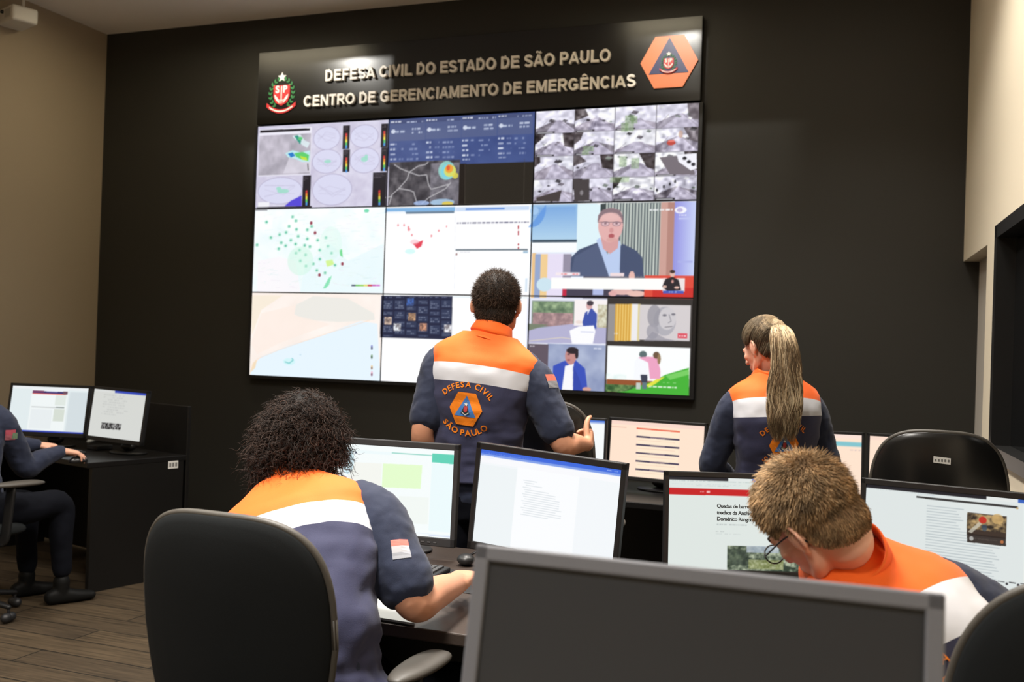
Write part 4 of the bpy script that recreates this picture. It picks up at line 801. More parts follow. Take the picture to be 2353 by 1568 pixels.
# headset lying by the keyboard
e = empty('headset', (-1.20, 3.10, DZ), .4, 'black headset lying on the middle desk right of the keyboard', 'headset')
a = np.linspace(0, np.pi, 14); MB().add(*tube(np.c_[.085*np.cos(a), .10*np.sin(a), .012+.02*np.sin(a)], (.010, .004)[1], 10)).obj('headband', mat('headset_black', (30, 30, 32), .25), e, True)
for sx in (-1, 1): MB().add(*ellipsoid((sx*.085, 0, .020), (.030, .034, .019))).obj('ear_cushion', mat('headset_pad', (36, 37, 38), .4), e, True)
# small grey stand-up card and pen pot behind the left hand
e = empty('desk_phone', (-4.62, 5.02, DZ+.001), -.2, 'small grey telephone handset behind the left corner keyboard', 'telephone')
MB().box((-.05, -.06, 0), (.05, .06, .03), .006, 2).obj('body', m_kb, e); MB().add(*tube([(-.035, -.055, .05), (-.02, 0, .062), (-.035, .06, .05)], [(.018, .013), (.012, .01), (.018, .013)], 12, n=10)).obj('handset', mat('phone_grey', (150, 152, 148), .4), e, True)
lm_ = at(180, 1045, 5.64); mouse((lm_[0], lm_[1], DZ), -.3, 'black mouse under the left corner person\'s hand')

# ------------------------------------------------------------------ office chairs
m_fab = mat('charcoal_fabric', (25, 27, 28), .9, spec=.15, bump=.25, bscale=900); m_pl = mat('chair_plastic', (24, 24, 25), .42, spec=.3, bump=.03, bscale=300); m_rim = mat('chair_edge_vinyl', (74, 70, 64), .5)
m_chrome = mat('chrome', (210, 210, 212), .15, metal=1)
def pillow(hw, z0, z1, d0, d1, curve, taper=.86, pw=3.4, ns=72):
    """closed cushion shape in the x,z plane; d0 / d1 = bulge behind (-y) and in front (+y)"""
    a = np.linspace(0, 2*np.pi, ns, endpoint=False); ca, sa = np.cos(a), np.sin(a)
    ox = np.sign(ca)*np.abs(ca)**(2/pw)*hw; oz = np.sign(sa)*np.abs(sa)**(2/pw)
    ox = ox*(1-(1-taper)*np.clip(-oz, 0, 1)); oz = (z0+z1)/2+oz*(z1-z0)/2; cz = (z0+z1)/2; R = []
    prof = [(.02, 1), (.35, .97), (.62, .88), (.82, .70), (.93, .48), (.985, .24), (1, 0)]
    for s_, b in prof: R.append(np.c_[ox*s_, -d0*b+curve*(ox*s_/hw)**2, cz+(oz-cz)*s_])
    for s_, b in prof[::-1][1:]: R.append(np.c_[ox*s_, d1*b+curve*(ox*s_/hw)**2, cz+(oz-cz)*s_])
    V = np.concatenate(R); n = len(R); F = loopfaces(n, ns)+[tuple(reversed(range(ns))), tuple(range((n-1)*ns, n*ns))]
    rim = np.c_[ox, curve*(ox/hw)**2, oz]; return V, F, rim
def chair(loc, rz, label, style='fabric', top=1.08, hw=.235, arms=True, sticker=False, recess=False, group=None, lean=.12, pw=3.4):
    e = empty('office_chair', loc, rz, label, 'chair', group); zb = .56
    def tilt(v): v = np.array(v, float); v[:, 1] = v[:, 1]-.24-(v[:, 2]-.5)*lean; return v
    bm_, sm = (m_fab, m_pl)
    V, F, rim = pillow(hw, zb, top, .012, .050, .045, pw=pw); MB().add(tilt(V), F).obj('backrest', m_fab if style == 'fabric' else m_pl, e, True)
    V, F, rim = pillow(hw*.985, zb+.005, top-.006, .030 if style == 'fabric' else .022, .004, .045, pw=pw); V[:, 1] -= .006; bs = MB().add(tilt(V), F).obj('back_shell', m_fab if style == 'fabric' else mat('glossy_black_shell', (20, 20, 20), .28), e, True)
    rim2 = tilt(rim); rim2 = np.vstack([rim2, rim2[:2]]); MB().add(*tube(rim2, .0085, 8, up=(0, 1, 0), caps=False)).obj('edge_trim', m_rim, e, True)
    if recess:
        fr = MB(); V, F, rim = pillow(hw*.74, zb+.02, top-.10, .046, 0, .03, pw=8); fr.add(tilt(V), F); o = fr.obj('back_cover', m_bz2, e, True)
        V, F, rim = pillow(hw*.60, zb+.05, top-.135, .054, 0, .02, pw=10); MB().add(tilt(V), F).obj('inset_panel', m_bz, e, True)
    if sticker:
        V = tilt([(x, -.0296, z) for x, z in ((-.02, top-.112), (.036, top-.116), (.036, top-.094), (-.02, top-.090))]); MB().add(np.vstack([V, V+[0, .002, 0]]), [(0, 1, 2, 3), (7, 6, 5, 4), (0, 4, 5, 1), (1, 5, 6, 2), (2, 6, 7, 3), (3, 7, 4, 0)]).obj('sticker', PAPERM, e)['label'] = 'small white printed sticker'
        pr = MB()
        for k in range(5): x = -.016+k*.0105; V = tilt([(x, -.0302, z) for x, z in ((x, top-.108), (x+.006, top-.1085), (x+.006, top-.099), (x, top-.0985))]); pr.add(V, [(0, 1, 2, 3)])
        pr.obj('sticker_print', mat('grey_print', (120, 120, 118), .7), e)
    V, F, _ = pillow(.245, -.24, .24, .035, .045, 0, 1.0); V = np.c_[V[:, 0], V[:, 2], .45+V[:, 1]]; MB().add(V, [f[::-1] for f in F]).obj('seat', m_fab, e, True)
    MB().add(*tube([(0, -.16, .41), (0, -.27, .43), (0, -.292, .52), (0, -.315, .72)], [(.045, .012)]*4, 14, n=16, up=(1, 0, 0), power=4)).obj('back_support', m_pl, e, True)
    MB().box((-.10, -.14, .385), (.10, .14, .418), .01, 2).obj('seat_plate', m_pl, e)
    MB().add(*tube([(.08, .0, .40), (.20, .02, .395), (.25, .03, .39)], .006, 8)).obj('height_lever', m_chrome, e, True)
    MB().add(*tube([(0, 0, .09), (0, 0, .26)], .028, 20)).add(*tube([(0, 0, .22), (0, 0, .39)], .016, 16)).obj('gas_column', m_pl, e, True)
    if arms:
        for sx in (-1, 1):
            ar = MB().add(*tube([(sx*.14, .03, .40), (sx*.255, .05, .42), (sx*.268, .06, .50), (sx*.262, .08, .685)], [(.028, .010)]*4, 14, n=16, up=(0, 1, 0), power=4)).obj('armrest_post', m_pl, e, True)
            V, F, _ = pillow(.045, -.13, .13, .012, .018, 0, .8, pw=2.8, ns=40); V = np.c_[V[:, 0]+sx*.262, V[:, 2]+.12, .695+V[:, 1]]
            MB().add(V, [f[::-1] for f in F]).obj('armrest', mat('armrest_rubber', (72, 68, 63), .5), e, True)
    for k in range(5):
        an = k*2*math.pi/5+.35; c, s_ = math.cos(an), math.sin(an)
        MB().add(*tube([(c*.02, s_*.02, .115), (c*.16, s_*.16, .098), (c*.27, s_*.27, .078)], [(.024, .02), (.02, .016), (.014, .012)], 12, n=8)).obj('base_leg', m_pl, e, True)
        cs = MB()
        for d_ in (-.014, .014): cs.add(*tube([(c*.27-s_*d_-s_*.007, s_*.27+c*d_+c*.007, .028), (c*.27-s_*d_+s_*.007, s_*.27+c*d_-c*.007, .028)], .0235, 16))
        cs.add(*tube([(c*.27, s_*.27, .05), (c*.27, s_*.27, .08)], .008, 8)); cs.obj('caster', m_kb, e, True)
    return e
chair((-1.285, 2.07, 0), -.04, 'large black fabric office chair of the curly haired person', top=1.10, hw=.25)
chair((.325, 2.03, 0), .10, 'black office chair with raised back panel at the right edge', top=1.155, hw=.245, recess=True, pw=2.7)
chair((.195, 4.10, 0), 0, 'empty glossy black office chair with white sticker by the right wall', style='plastic', top=1.225, sticker=True, hw=.232, arms=False, lean=.02)
chair((-1.35, 4.20, 0), .10, 'black office chair the standing man rests his hand on', style='plastic', top=1.255, hw=.22, lean=.02)
chair((-4.357, 3.829, 0), -.25, 'black office chair of the left corner person', top=1.0)

# ------------------------------------------------------------------ white device hanging in the upper left corner
pc = onY(42, 40, 5.35)
e = empty('wall_sensor', (pc[0], pc[1], pc[2]), -.35, 'white boxy device hanging from a rod in the upper left corner', 'projector')
m_dev = mat('off_white_plastic', (214, 210, 200), .45)
MB().box((-.145, -.09, -.055), (.115, .09, .055), .018, 3).obj('body', m_dev, e)
MB().add(*tube([(-.035, -.088, .02), (-.035, -.096, .02)], .013, 16)).obj('lens', mat('lens_dark', (20, 20, 20), .2), e, True)
MB().box((-.005, -.0925, -.025), (.09, -.0895, .032), .001, 1).obj('front_grille', mat('device_grey', (182, 178, 168), .5), e)
MB().add(*tube([(.03, .02, .05), (.07, .0, .18), (.085, .0, CEIL-pc[2]-.002)], .009, 10)).obj('ceiling_rod', m_dev, e, True)
MB().add(*tube([(-.145, 0, .0), (-.20, .02, 0)], .010, 10)).box((-.23, -.02, -.03), (-.19, .06, .03), .006, 2).obj('side_bracket', m_dev, e, True)

# ------------------------------------------------------------------ people
def cv3(r, u, d): return nrm(RT*r+UP*u+FW*d)          # direction given as right / up / away from the viewer's standpoint
def ortho(f, u):
    f = nrm(f); r = nrm(np.cross(f, u)); return r, f, np.cross(r, f)
m_skin = {k: mat('skin_'+k, c, .5, spec=.35, sss=.12, var=.06, vscale=30) for k, c in dict(tan=(206, 148, 118), light=(232, 176, 150), brown=(196, 138, 104)).items()}
m_lip = mat('lips', (176, 100, 92), .4)
m_or = mat('orange_twill', (255, 106, 18), .75, bump=.12, bscale=500, sheen=.1)
m_wh = mat('reflective_silver_tape', (220, 222, 230), .55, bump=.05, bscale=700)
m_nv = mat('navy_vest_twill', (52, 54, 84), .8, bump=.15, bscale=500, sheen=.1)
m_nvd = mat('dark_navy_jersey', (34, 42, 66), .85, bump=.15, bscale=600, sheen=.1)
m_tr = mat('dark_trousers', (12, 14, 22), .9, spec=.15, bump=.1, bscale=500)
m_eo = mat('badge_orange', (255, 140, 20), .7); m_eb = mat('badge_blue', (70, 130, 205), .7); m_er = mat('badge_red', (190, 60, 60), .7); m_ew = mat('badge_white', (235, 232, 225), .7); m_ed = mat('badge_dark', (30, 50, 50), .7)
MALE = [(-.14, .150, .105), (0, .168, .118), (.08, .162, .114), (.17, .156, .108), (.28, .168, .118), (.38, .182, .124), (.44, .190, .122), (.485, .196, .108), (.515, .188, .092), (.540, .160, .080), (.565, .120, .072), (.590, .088, .066), (.62, .068, .064), (.66, .060, .060)]
FEM = [(-.14, .155, .112), (0, .172, .122), (.08, .158, .108), (.17, .142, .098), (.28, .152, .108), (.38, .166, .116), (.44, .172, .112), (.485, .176, .100), (.515, .168, .086), (.540, .142, .075), (.565, .106, .068), (.590, .078, .060), (.62, .058, .056), (.66, .052, .053)]
class Torso:
    def __init__(s, pts, X0, X1, prof, k=1.0, L=None):
        s.C = catmull(pts, 80); d = np.r_[0, np.cumsum(np.linalg.norm(np.diff(s.C, axis=0), axis=1))]
        s.d = d/d[-1]*.60; s.k = k; s.X0, s.X1 = nrm(X0), nrm(X1); s.P = np.array(prof); s.len = d[-1]; s.T = np.gradient(s.C, axis=0)
    def frame(s, t):
        tt = np.clip(t, 0, .60); c = np.array([np.interp(tt, s.d, s.C[:, i]) for i in range(3)]); T = nrm([np.interp(tt, s.d, s.T[:, i]) for i in range(3)])
        c = c+T*(t-tt)*s.len/.60
        q = np.clip(t/.5, 0, 1); X = s.X0*(1-q)+s.X1*q; X = nrm(X-T*(X@T)); return c, T, X, np.cross(T, X)
    def pt(s, th, t, off=0):
        c, T, X, Y = s.frame(t); rx = (np.interp(t, s.P[:, 0], s.P[:, 1]))*s.k+off; ry = np.interp(t, s.P[:, 0], s.P[:, 2])*s.k+off
        ca, sa = math.cos(th), math.sin(th); pw = 2/2.35
        return c+X*math.copysign(abs(ca)**pw, ca)*rx+Y*math.copysign(abs(sa)**pw, sa)*ry
    def loft(s, t0, t1, n, ns, off, dip=0):
        R = []; 
        for i in range(n):
            t = t0+(t1-t0)*i/(n-1); row = []
            for j in range(ns):
                th = 2*math.pi*j/ns; row.append(s.pt(th, t, off))
            R.append(row)
        V = np.array(R).reshape(-1, 3); F = loopfaces(n, ns)+[tuple(reversed(range(ns))), tuple(range((n-1)*ns, n*ns))]; return V, F
def hand(mb, wrist, d, nb, thumb_side, curl=(.5, .5, .5, .5), spread=.06, thumb=(.6, .5), k=1.0):
    """d = pointing direction, nb = back-of-hand direction, thumb_side = +1 when the thumb lies along cross(d, nb)"""
    d = nrm(d); nb = nrm(np.asarray(nb)-d*(np.asarray(nb)@d)); s = np.cross(d, nb)*thumb_side; w = np.asarray(wrist, float)
    P = lambda a, b, c: w+(d*a+s*b+nb*c)*k
    mb.add(*tube([P(-.02, 0, 0), P(.015, 0, 0), P(.05, .002, 0), P(.085, .002, -.002)], np.array([(.027, .020), (.030, .019), (.040, .016), (.040, .013)])*k, 20, up=tuple(nb), n=12, power=2.6))
    for i, (b, L, r) in enumerate(((.029, .072, .0088), (.010, .080, .0090), (-.009, .074, .0086), (-.027, .058, .0078))):
        a = curl[i]; base = P(.082-.004*abs(i-1), b, .000); pts = [P(.055, b*.85, .0), base]; ang = .15*a; pos = np.array(base); dirs = nrm(d+s*(spread*(1.5-i)*1.2))
        for sl, da in ((.45, a*1.0), (.30, a*1.2), (.25, a*.8)):
            ang += da; v = dirs*math.cos(ang)-nb*math.sin(ang); pos = pos+v*L*sl*k; pts.append(pos.copy())
        mb.add(*tube(pts, np.array([r, r*1.05, r, r*.92, r*.75])*k, 12, up=tuple(nb), n=18))
    o, c = thumb
    pts = [P(.012, .022, -.004), P(.035, .040+.012*o, -.010), P(.058, .050+.022*o, -.014-.012*c), P(.080, .052+.024*o, -.018-.030*c)]
    mb.add(*tube(pts, np.array([.013, .0125, .0105, .0085])*k, 12, up=tuple(nb), n=14))
def head_geo(mb, Hc, hx, hy, hz, k=1.0):
    P = lambda x, y, z: np.asarray(Hc)+(hx*x+hy*y+hz*z)*k
    R = np.c_[hx, hy, hz]
    def E(c, r): mb.add(*ellipsoid(P(*c), np.array(r)*k, R, 28, 18))
    E((0, -.014, .036), (.077, .095, .088)); E((0, .026, -.008), (.064, .070, .080)); E((0, .030, -.050), (.054, .060, .052)); E((0, .070, -.090), (.026, .022, .020)); E((0, .068, -.058), (.032, .026, .026))
    E((0, -.030, -.020), (.066, .064, .060))
    for sx in (-1, 1):
        mb.add(*tube([P(sx*.058, .0, -.035), P(sx*.052, .020, -.068), P(sx*.024, .068, -.092)], np.array([.018, .017, .014])*k, 12, n=10))
        E((sx*.038, .066, -.012), (.022, .018, .018)); E((sx*.030, .0755, .0165), (.0155, .0120, .0085)); E((sx*.030, .0745, -.002), (.0150, .0115, .0070)); mb.add(*tube([P(sx*.010, .088, .024), P(sx*.040, .080, .026)], np.array([.009, .008])*k, 10))
        # ear: rim, lobe, bowl
        a = np.linspace(math.radians(-70), math.radians(230), 16)
        rim = [P(sx*(.080+.012*max(0, -math.cos(q)+.3)), -.012+.017*math.cos(q), .000+.030*math.sin(q)) for q in a]
        mb.add(*tube(rim, .0048*k, 10, up=tuple(hx))); mb.add(*ellipsoid(P(sx*.0815, -.013, -.001), np.array([.0075, .017, .028])*k, R)); mb.add(*ellipsoid(P(sx*.080, -.006, -.027), np.array([.006, .009, .011])*k, R))
    mb.add(*tube([P(0, .090, .020), P(0, .104, -.004), P(0, .113, -.022)], np.array([.007, .009, .012])*k, 12, n=8)); 
    for sx in (-1, 1): E((sx*.012, .098, -.026), (.008, .010, .007))
    mb.add(*tube([P(-.022, .086, -.052), P(0, .096, -.050), P(.022, .086, -.052)], np.array([.005, .008, .005])*k, 10, n=10)); mb.add(*tube([P(-.020, .085, -.060), P(0, .094, -.062), P(.020, .085, -.060)], np.array([.005, .008, .005])*k, 10, n=10))
    return P
# --- hair
SK = [((0, -.014, .040), (.082, .101, .094)), ((0, -.032, -.022), (.072, .071, .068)), ((0, .026, .006), (.068, .070, .082))]
SO = np.array([0, -.02, .012])
def skull_r(D, extra=0):
    """distance from SO to the scalp along unit directions D (n,3) in head coordinates"""
    out = np.zeros(len(D))
    for c, r in SK:
        r = np.array(r)+extra; o = (SO-np.array(c))/r; d = D/r; A = (d*d).sum(1); B = 2*(d@o); Cc = o@o-1
        out = np.maximum(out, (-B+np.sqrt(np.maximum(B*B-4*A*Cc, 0)))/(2*A))
    return out
def hairline(Q, low=-.075, front=.088, side=.004):
    """signed margin (>0 inside the hair) for scalp points Q in head coordinates"""
    y, z = Q[:, 1], Q[:, 2]
    lim = np.interp(y, [-.11, -.07, -.045, -.026, -.012, .012, .030, .050, .085], [low, low, low+.018, side-.028, side+.030, side+.024, side+.020, side+.062, front])
    return z-lim
def sphere_dirs(n, rng):
    v = rng.normal(size=(n*3, 3)); v /= np.linalg.norm(v, axis=1)[:, None]; return v
def hair_object(name, parent, lines, widths, cols, m, shell=None, shellcol=(40, 30, 24)):
    """lines (n,k,3) strand centre lines -> tapered three-sided tubes, plus an optional shell; one mesh"""
    n, k, _ = lines.shape; T = np.gradient(lines, axis=1); T /= np.linalg.norm(T, axis=2)[..., None]+1e-9
    A = np.cross(T, np.array([.31, .52, .79])); A /= np.linalg.norm(A, axis=2)[..., None]+1e-9; B = np.cross(T, A)
    tp = np.interp(np.linspace(0, 1, k), [0, .15, .7, 1], [.8, 1, .8, .15])[None, :, None]*widths[:, None, None]
    rings = np.stack([lines+(A*math.cos(q)+B*math.sin(q))*tp for q in (0, 2.094, 4.189)], 2)
    V = rings.reshape(-1, 3); base = (np.arange(n)*k*3)[:, None, None]; i = np.arange(k-1)[None, :, None]*3; j = np.arange(3)[None, None, :]
    a = base+i+j; b = base+i+(j+1) % 3; F = np.stack([a, b, b+3, a+3], -1).reshape(-1, 4)
    C = np.repeat(s2l(np.clip(cols, 0, 255)), k*3, axis=0)
    if shell is not None:
        sv, sf = shell; F = np.vstack([F, np.array(sf)+len(V)]); V = np.vstack([V, sv]); C = np.vstack([C, np.tile(s2l(shellcol), (len(sv), 1))])
    me = bpy.data.meshes.new(name); me.vertices.add(len(V)); me.vertices.foreach_set('co', V.ravel()); me.loops.add(F.size); me.loops.foreach_set('vertex_index', F.ravel().astype(np.int32))
    me.polygons.add(len(F)); me.polygons.foreach_set('loop_start', np.arange(0, F.size, 4, dtype=np.int32)); me.update(calc_edges=True)
    ca = me.color_attributes.new('tint', 'FLOAT_COLOR', 'POINT'); ca.data.foreach_set('color', np.c_[C, np.ones(len(C))].ravel())
    return link(name, me, m, parent, True, world=True)
def shell_geo(PH, extra, hl, margin=0.0):
    nu, nv = 96, 56; th = np.linspace(.02, math.pi-.02, nv); ph = np.linspace(0, 2*math.pi, nu, endpoint=False); TH, PHI = np.meshgrid(th, ph, indexing='ij')
    D = np.c_[(np.sin(TH)*np.cos(PHI)).ravel(), (np.sin(TH)*np.sin(PHI)).ravel(), np.cos(TH).ravel()]; r = skull_r(D); Q = SO+D*r[:, None]
    mg = hl(Q); ex = np.clip((mg+.004)/.02, 0, 1)*extra; Q2 = SO+D*(r+ex)[:, None]; ok = (mg > -margin).reshape(nv, nu)
    F = []
    for i in range(nv-1):
        for j in range(nu):
            j2 = (j+1) % nu
            if ok[i, j] and ok[i, j2] and ok[i+1, j] and ok[i+1, j2]: F.append((i*nu+j, (i+1)*nu+j, (i+1)*nu+j2, i*nu+j2))
    top = np.arange(nu).tolist(); 
    return np.array([PH(*q) for q in Q2]), F+[(top[j], top[(j+1) % nu], top[(j+2) % nu], top[(j+3) % nu]) for j in range(0, nu, 3)][:0]
def scalp_roots(n, hl, rng, margin=0.0):
    D = sphere_dirs(n, rng); r = skull_r(D); Q = SO+D*r[:, None]; ok = hl(Q) > -margin; D, Q = D[ok][:n], Q[ok][:n]; return D, Q
def short_hair(parent, PH, Rm, n, length, col, var, hl, m, shellcol, seed=1, w=.0007, lift=.35, extra=.004, whorl=.3):
    rng = np.random.default_rng(seed); D, Q = scalp_roots(n, hl, rng); nn = len(D)
    cr_ = Q-np.array([.012, -.075, .105]); flow = cr_-D*(cr_*D).sum(1)[:, None]; flow /= np.linalg.norm(flow, axis=1)[:, None]+.1
    flow += rng.normal(size=(nn, 3))*whorl; flow /= np.linalg.norm(flow, axis=1)[:, None]; L = length*(.6+.6*rng.random(nn))*(.62+.38*np.clip(D[:, 2]+.5, 0, 1))
    mg = hl(Q); L *= np.clip(mg/.05+.25, .25, 1); K = 5; ln = np.zeros((nn, K, 3))
    for i in range(K):
        t = i/(K-1); ln[:, i] = Q+D*(extra*.6+.0035*t+(lift*np.sin(t*1.57)*L))[:, None]+flow*(t*L*.95)[:, None]
    W = np.asarray(PH(0, 0, 0)); Wl = W+ln@Rm.T; sd = (.5+rng.random(nn))[:, None]
    c = np.array(col)[None]*(1+var*(rng.random(nn)[:, None]-.5)*2); patch = np.array([mnoise.noise(Vector(q*40)) for q in Q])[:, None]; c = c*(1+patch*.35)
    return hair_object('hair', parent, Wl, np.full(nn, w), c, m, shell_geo(PH, extra, hl), shellcol)
def conform(V2, origin, ax, ay, dirn, bvh, lift):
    """lay flat x,y shapes on a surface: shoot from outside along dirn"""
    out = []
    for p in V2:
        o = origin+ax*p[0]+ay*p[1]-dirn*.35; h = bvh.ray_cast(Vector(o), Vector(dirn), 1.0)
        q = np.array(h[0])-dirn*(lift+p[2]) if h[0] is not None else None; out.append(q)
    last = next((q for q in out if q is not None), origin)
    fix = []
    for q in out:
        if q is None: q = last
        fix.append(q); last = q
    return np.array(fix)
def dense(V, F, n=2):
    bm = bmesh.new(); vs = [bm.verts.new(tuple(v)) for v in V]
    for f in F:
        try: bm.faces.new([vs[i] for i in f])
        except ValueError: pass
    bmesh.ops.triangulate(bm, faces=bm.faces[:])
    for _ in range(n): bmesh.ops.subdivide_edges(bm, edges=bm.edges[:], cuts=1, use_grid_fill=True)
    bm.verts.index_update(); V = np.array([v.co[:] for v in bm.verts]); F = [[v.index for v in f.verts] for f in bm.faces]; bm.free(); return V, F
def fan(pts): return [(p[0], p[1], 0) for p in pts], [tuple(range(len(pts)))]
def emblem(parent, ctr, ax, ay, dirn, bvh, s=1.0, parts=('hex', 'top', 'bottom')):
    def put(name, V, F, m, lift, dn=0):
        V, F = dense(V, F, dn) if dn else (np.array(V, float), F)
        MB().add(conform(np.array(V)*[s, s, 1], ctr, ax, ay, dirn, bvh, lift), F).obj(name, m, parent, world=True)
    if 'hex' in parts:
        put('hexagon_badge', *fan([(-.064, 0), (-.034, .063), (.034, .063), (.064, 0), (.034, -.063), (-.034, -.063)]), m_eo, .0036, 3)
        put('triangle_badge', *fan([(0, .052), (.042, -.028), (-.042, -.028)]), m_eb, .0050, 3)
        put('triangle_badge', *fan([(0, .030), (.018, -.018), (-.018, -.018)]), m_ed, .0060, 2)
        put('shield_badge', *fan([(-.007, .012), (.007, .012), (.007, -.006), (0, -.013), (-.007, -.006)]), m_er, .0070, 1)
        put('star_badge', *fan([((.008 if i % 2 == 0 else .0035)*math.sin(i*math.pi/5), .019+(.008 if i % 2 == 0 else .0035)*math.cos(i*math.pi/5)) for i in range(10)]), m_ew, .0078)
        put('ribbon_badge', *fan([(-.014, -.010), (0, -.019), (.014, -.010), (.014, -.014), (0, -.0235), (-.014, -.014)]), m_ew, .0078)
    def arc(txt, R, mid, top, size):
        g = []; x = 0
        for ch in txt:
            if ch == ' ': x += size*.32; continue
            V, F = text_geo(ch, size, off=size*.022); V = V.copy(); mn, mx = V[:, 0].min(), V[:, 0].max(); g.append((V-[(mn+mx)/2, 0, 0], F, x+(mx-mn)/2)); x += mx-mn+size*.12
        mb = MB(); tot = x-size*.12
        for V, F, xc in g:
            a = (xc-tot/2)/R
            if top: ca, sa = math.cos(-a), math.sin(-a); P = np.c_[V[:, 0]*ca-V[:, 1]*sa+R*math.sin(a), V[:, 0]*sa+V[:, 1]*ca+mid+R*math.cos(a)-R]
            else: ca, sa = math.cos(a), math.sin(a); P = np.c_[V[:, 0]*ca-V[:, 1]*sa+R*math.sin(a), V[:, 0]*sa+V[:, 1]*ca+mid-R*math.cos(a)+R]
            mb.add(conform(np.c_[P*s, np.zeros(len(P))], ctr, ax, ay, dirn, bvh, .0025), F)
        return mb
    if 'top' in parts: arc('DEFESA CIVIL', .115, .083, True, .030).obj('lettering', m_eo, parent, world=True)
    if 'bottom' in parts: arc('SÃO PAULO', .13, -.104, False, .033).obj('lettering', m_eo, parent, world=True)
def person(root, torso, head, arms, legs, skin, label, vest=True, sleeve='short', shoulder=.17, stand=False, seed=0, collar=(m_or, .078, .072), ch=1.0, stripe=(.395, .475), emb=None, dip=.02, wr=.010, hk=1.0, neck_r=.056, chestdrop=0, armk=1.0, vest_low=-.02, shirt_mat=None):
    """root = floor point.  head = (centre, right, forward, up).  arms = list of (side, elbow, wrist, handdir, backdir, thumbside, curl, thumb)."""
    e = empty('person', root, 0, label, 'person'); T = torso; shirt_mat = shirt_mat or m_nvd
    Hc, hx, hy, hz = head; b = MB()
    b.add(*T.loft(-.10, .52, 34, 40, -.020)); b.add(*T.loft(.42, .655, 16, 40, -.012)); PH = head_geo(b, Hc, hx, hy, hz, hk)
    nc = T.frame(.60)[0]; b.add(*tube([T.frame(.54)[0], nc, PH(0, -.030, -.060), PH(0, -.018, -.02)], [neck_r*1.15, neck_r, neck_r*.95, neck_r*.9], 24, n=14))
    sh = MB(); sh.add(*T.loft(-.06, .575, 40, 48, .004)); SLV = []
    for side, el, wr_, hd, nb, ts, curl, th in arms:
        c, Tt, X, Y = T.frame(.475); S = c+X*side*(shoulder)*T.k+Tt*.0; el, wr_ = np.array(el), np.array(wr_)
        U = np.linalg.norm(el-S); upv = np.cross(nrm(el-S), nrm(wr_-el))
        if np.linalg.norm(upv) < .1: upv = Y
        q = armk
        b.add(*tube([S+(el-S)*.16, S+(el-S)*.5, el, el+(wr_-el)*.35, wr_], np.array([(.046, .048), (.047, .050), (.041, .043), (.042, .045), (.026, .021)])*q, 24, n=30, up=tuple(nb)))
        b.add(*ellipsoid(el, np.array([.040, .040, .040])*q))
        hand(b, wr_, hd, nb, ts, curl, thumb=th, k=1.0 if q >= .95 else .93)
        S0 = S-X*side*.03+Tt*.006
        if sleeve == 'short': pth = [S0, S+(el-S)*.18, S+(el-S)*.5, S+(el-S)*.80]; rr = np.array([(.066, .072), (.072, .076), (.069, .072), (.066, .070)])*q
        else: pth = [S0, S+(el-S)*.2, S+(el-S)*.6, el, el+(wr_-el)*.4, wr_-nrm(wr_-el)*.015]; rr = np.array([(.064, .070), (.068, .072), (.062, .066), (.060, .062), (.054, .056), (.039, .037)])*q
        sh.add(*tube(pth, rr, 28, n=30, up=tuple(nb)))
        if sleeve != 'short': sh.add(*ellipsoid(el, np.array([.060, .060, .060])*q))
    me = remesh(b, .0045, 5); body = link('body', me, [m_skin[skin], m_lip], e, True, world=True)
    n = len(me.vertices); co = np.empty(n*3); me.vertices.foreach_get('co', co); co = co.reshape(-1, 3); hc = (co-np.asarray(Hc))@np.c_[hx, hy, hz]/hk
    lip = (hc[:, 1] > .080) & (np.abs(hc[:, 2]+.056) < .0095) & (np.abs(hc[:, 0]) < .024)
    pl = [p.index for p in me.polygons if all(lip[v] for v in p.vertices)]
    for i in pl: me.polygons[i].material_index = 1
    for sx in (-1, 1):
        ey = MB().add(*ellipsoid(PH(sx*.030, .0745, .008), np.array([.0122]*3)*hk, np.c_[hx, hy, hz])).obj('eye', mat('eye_white', (235, 232, 226), .2), e, True, world=True)
        MB().add(*ellipsoid(PH(sx*.030, .0832, .008), np.array([.0055, .0042, .0055])*hk, np.c_[hx, hy, hz])).obj('iris', mat('eye_iris', (52, 36, 26), .15), ey, True)
        MB().add(*tube([PH(sx*.016, .091, .030), PH(sx*.032, .090, .034), PH(sx*.046, .080, .029)], np.array([.003, .0032, .002])*hk, 8, n=8)).obj('eyebrow', mat('brow_dark', (60, 44, 34), .7), e, True, world=True)
    smh = remesh(sh, .007, 5); displace(smh, .006, 9, seed, (1, 1, .8)); displace(smh, .0025, 32, seed+3); shirt = link('shirt', smh, shirt_mat, e, True, world=True)
    out = dict(e=e, PH=PH, T=T, shirt=smh)
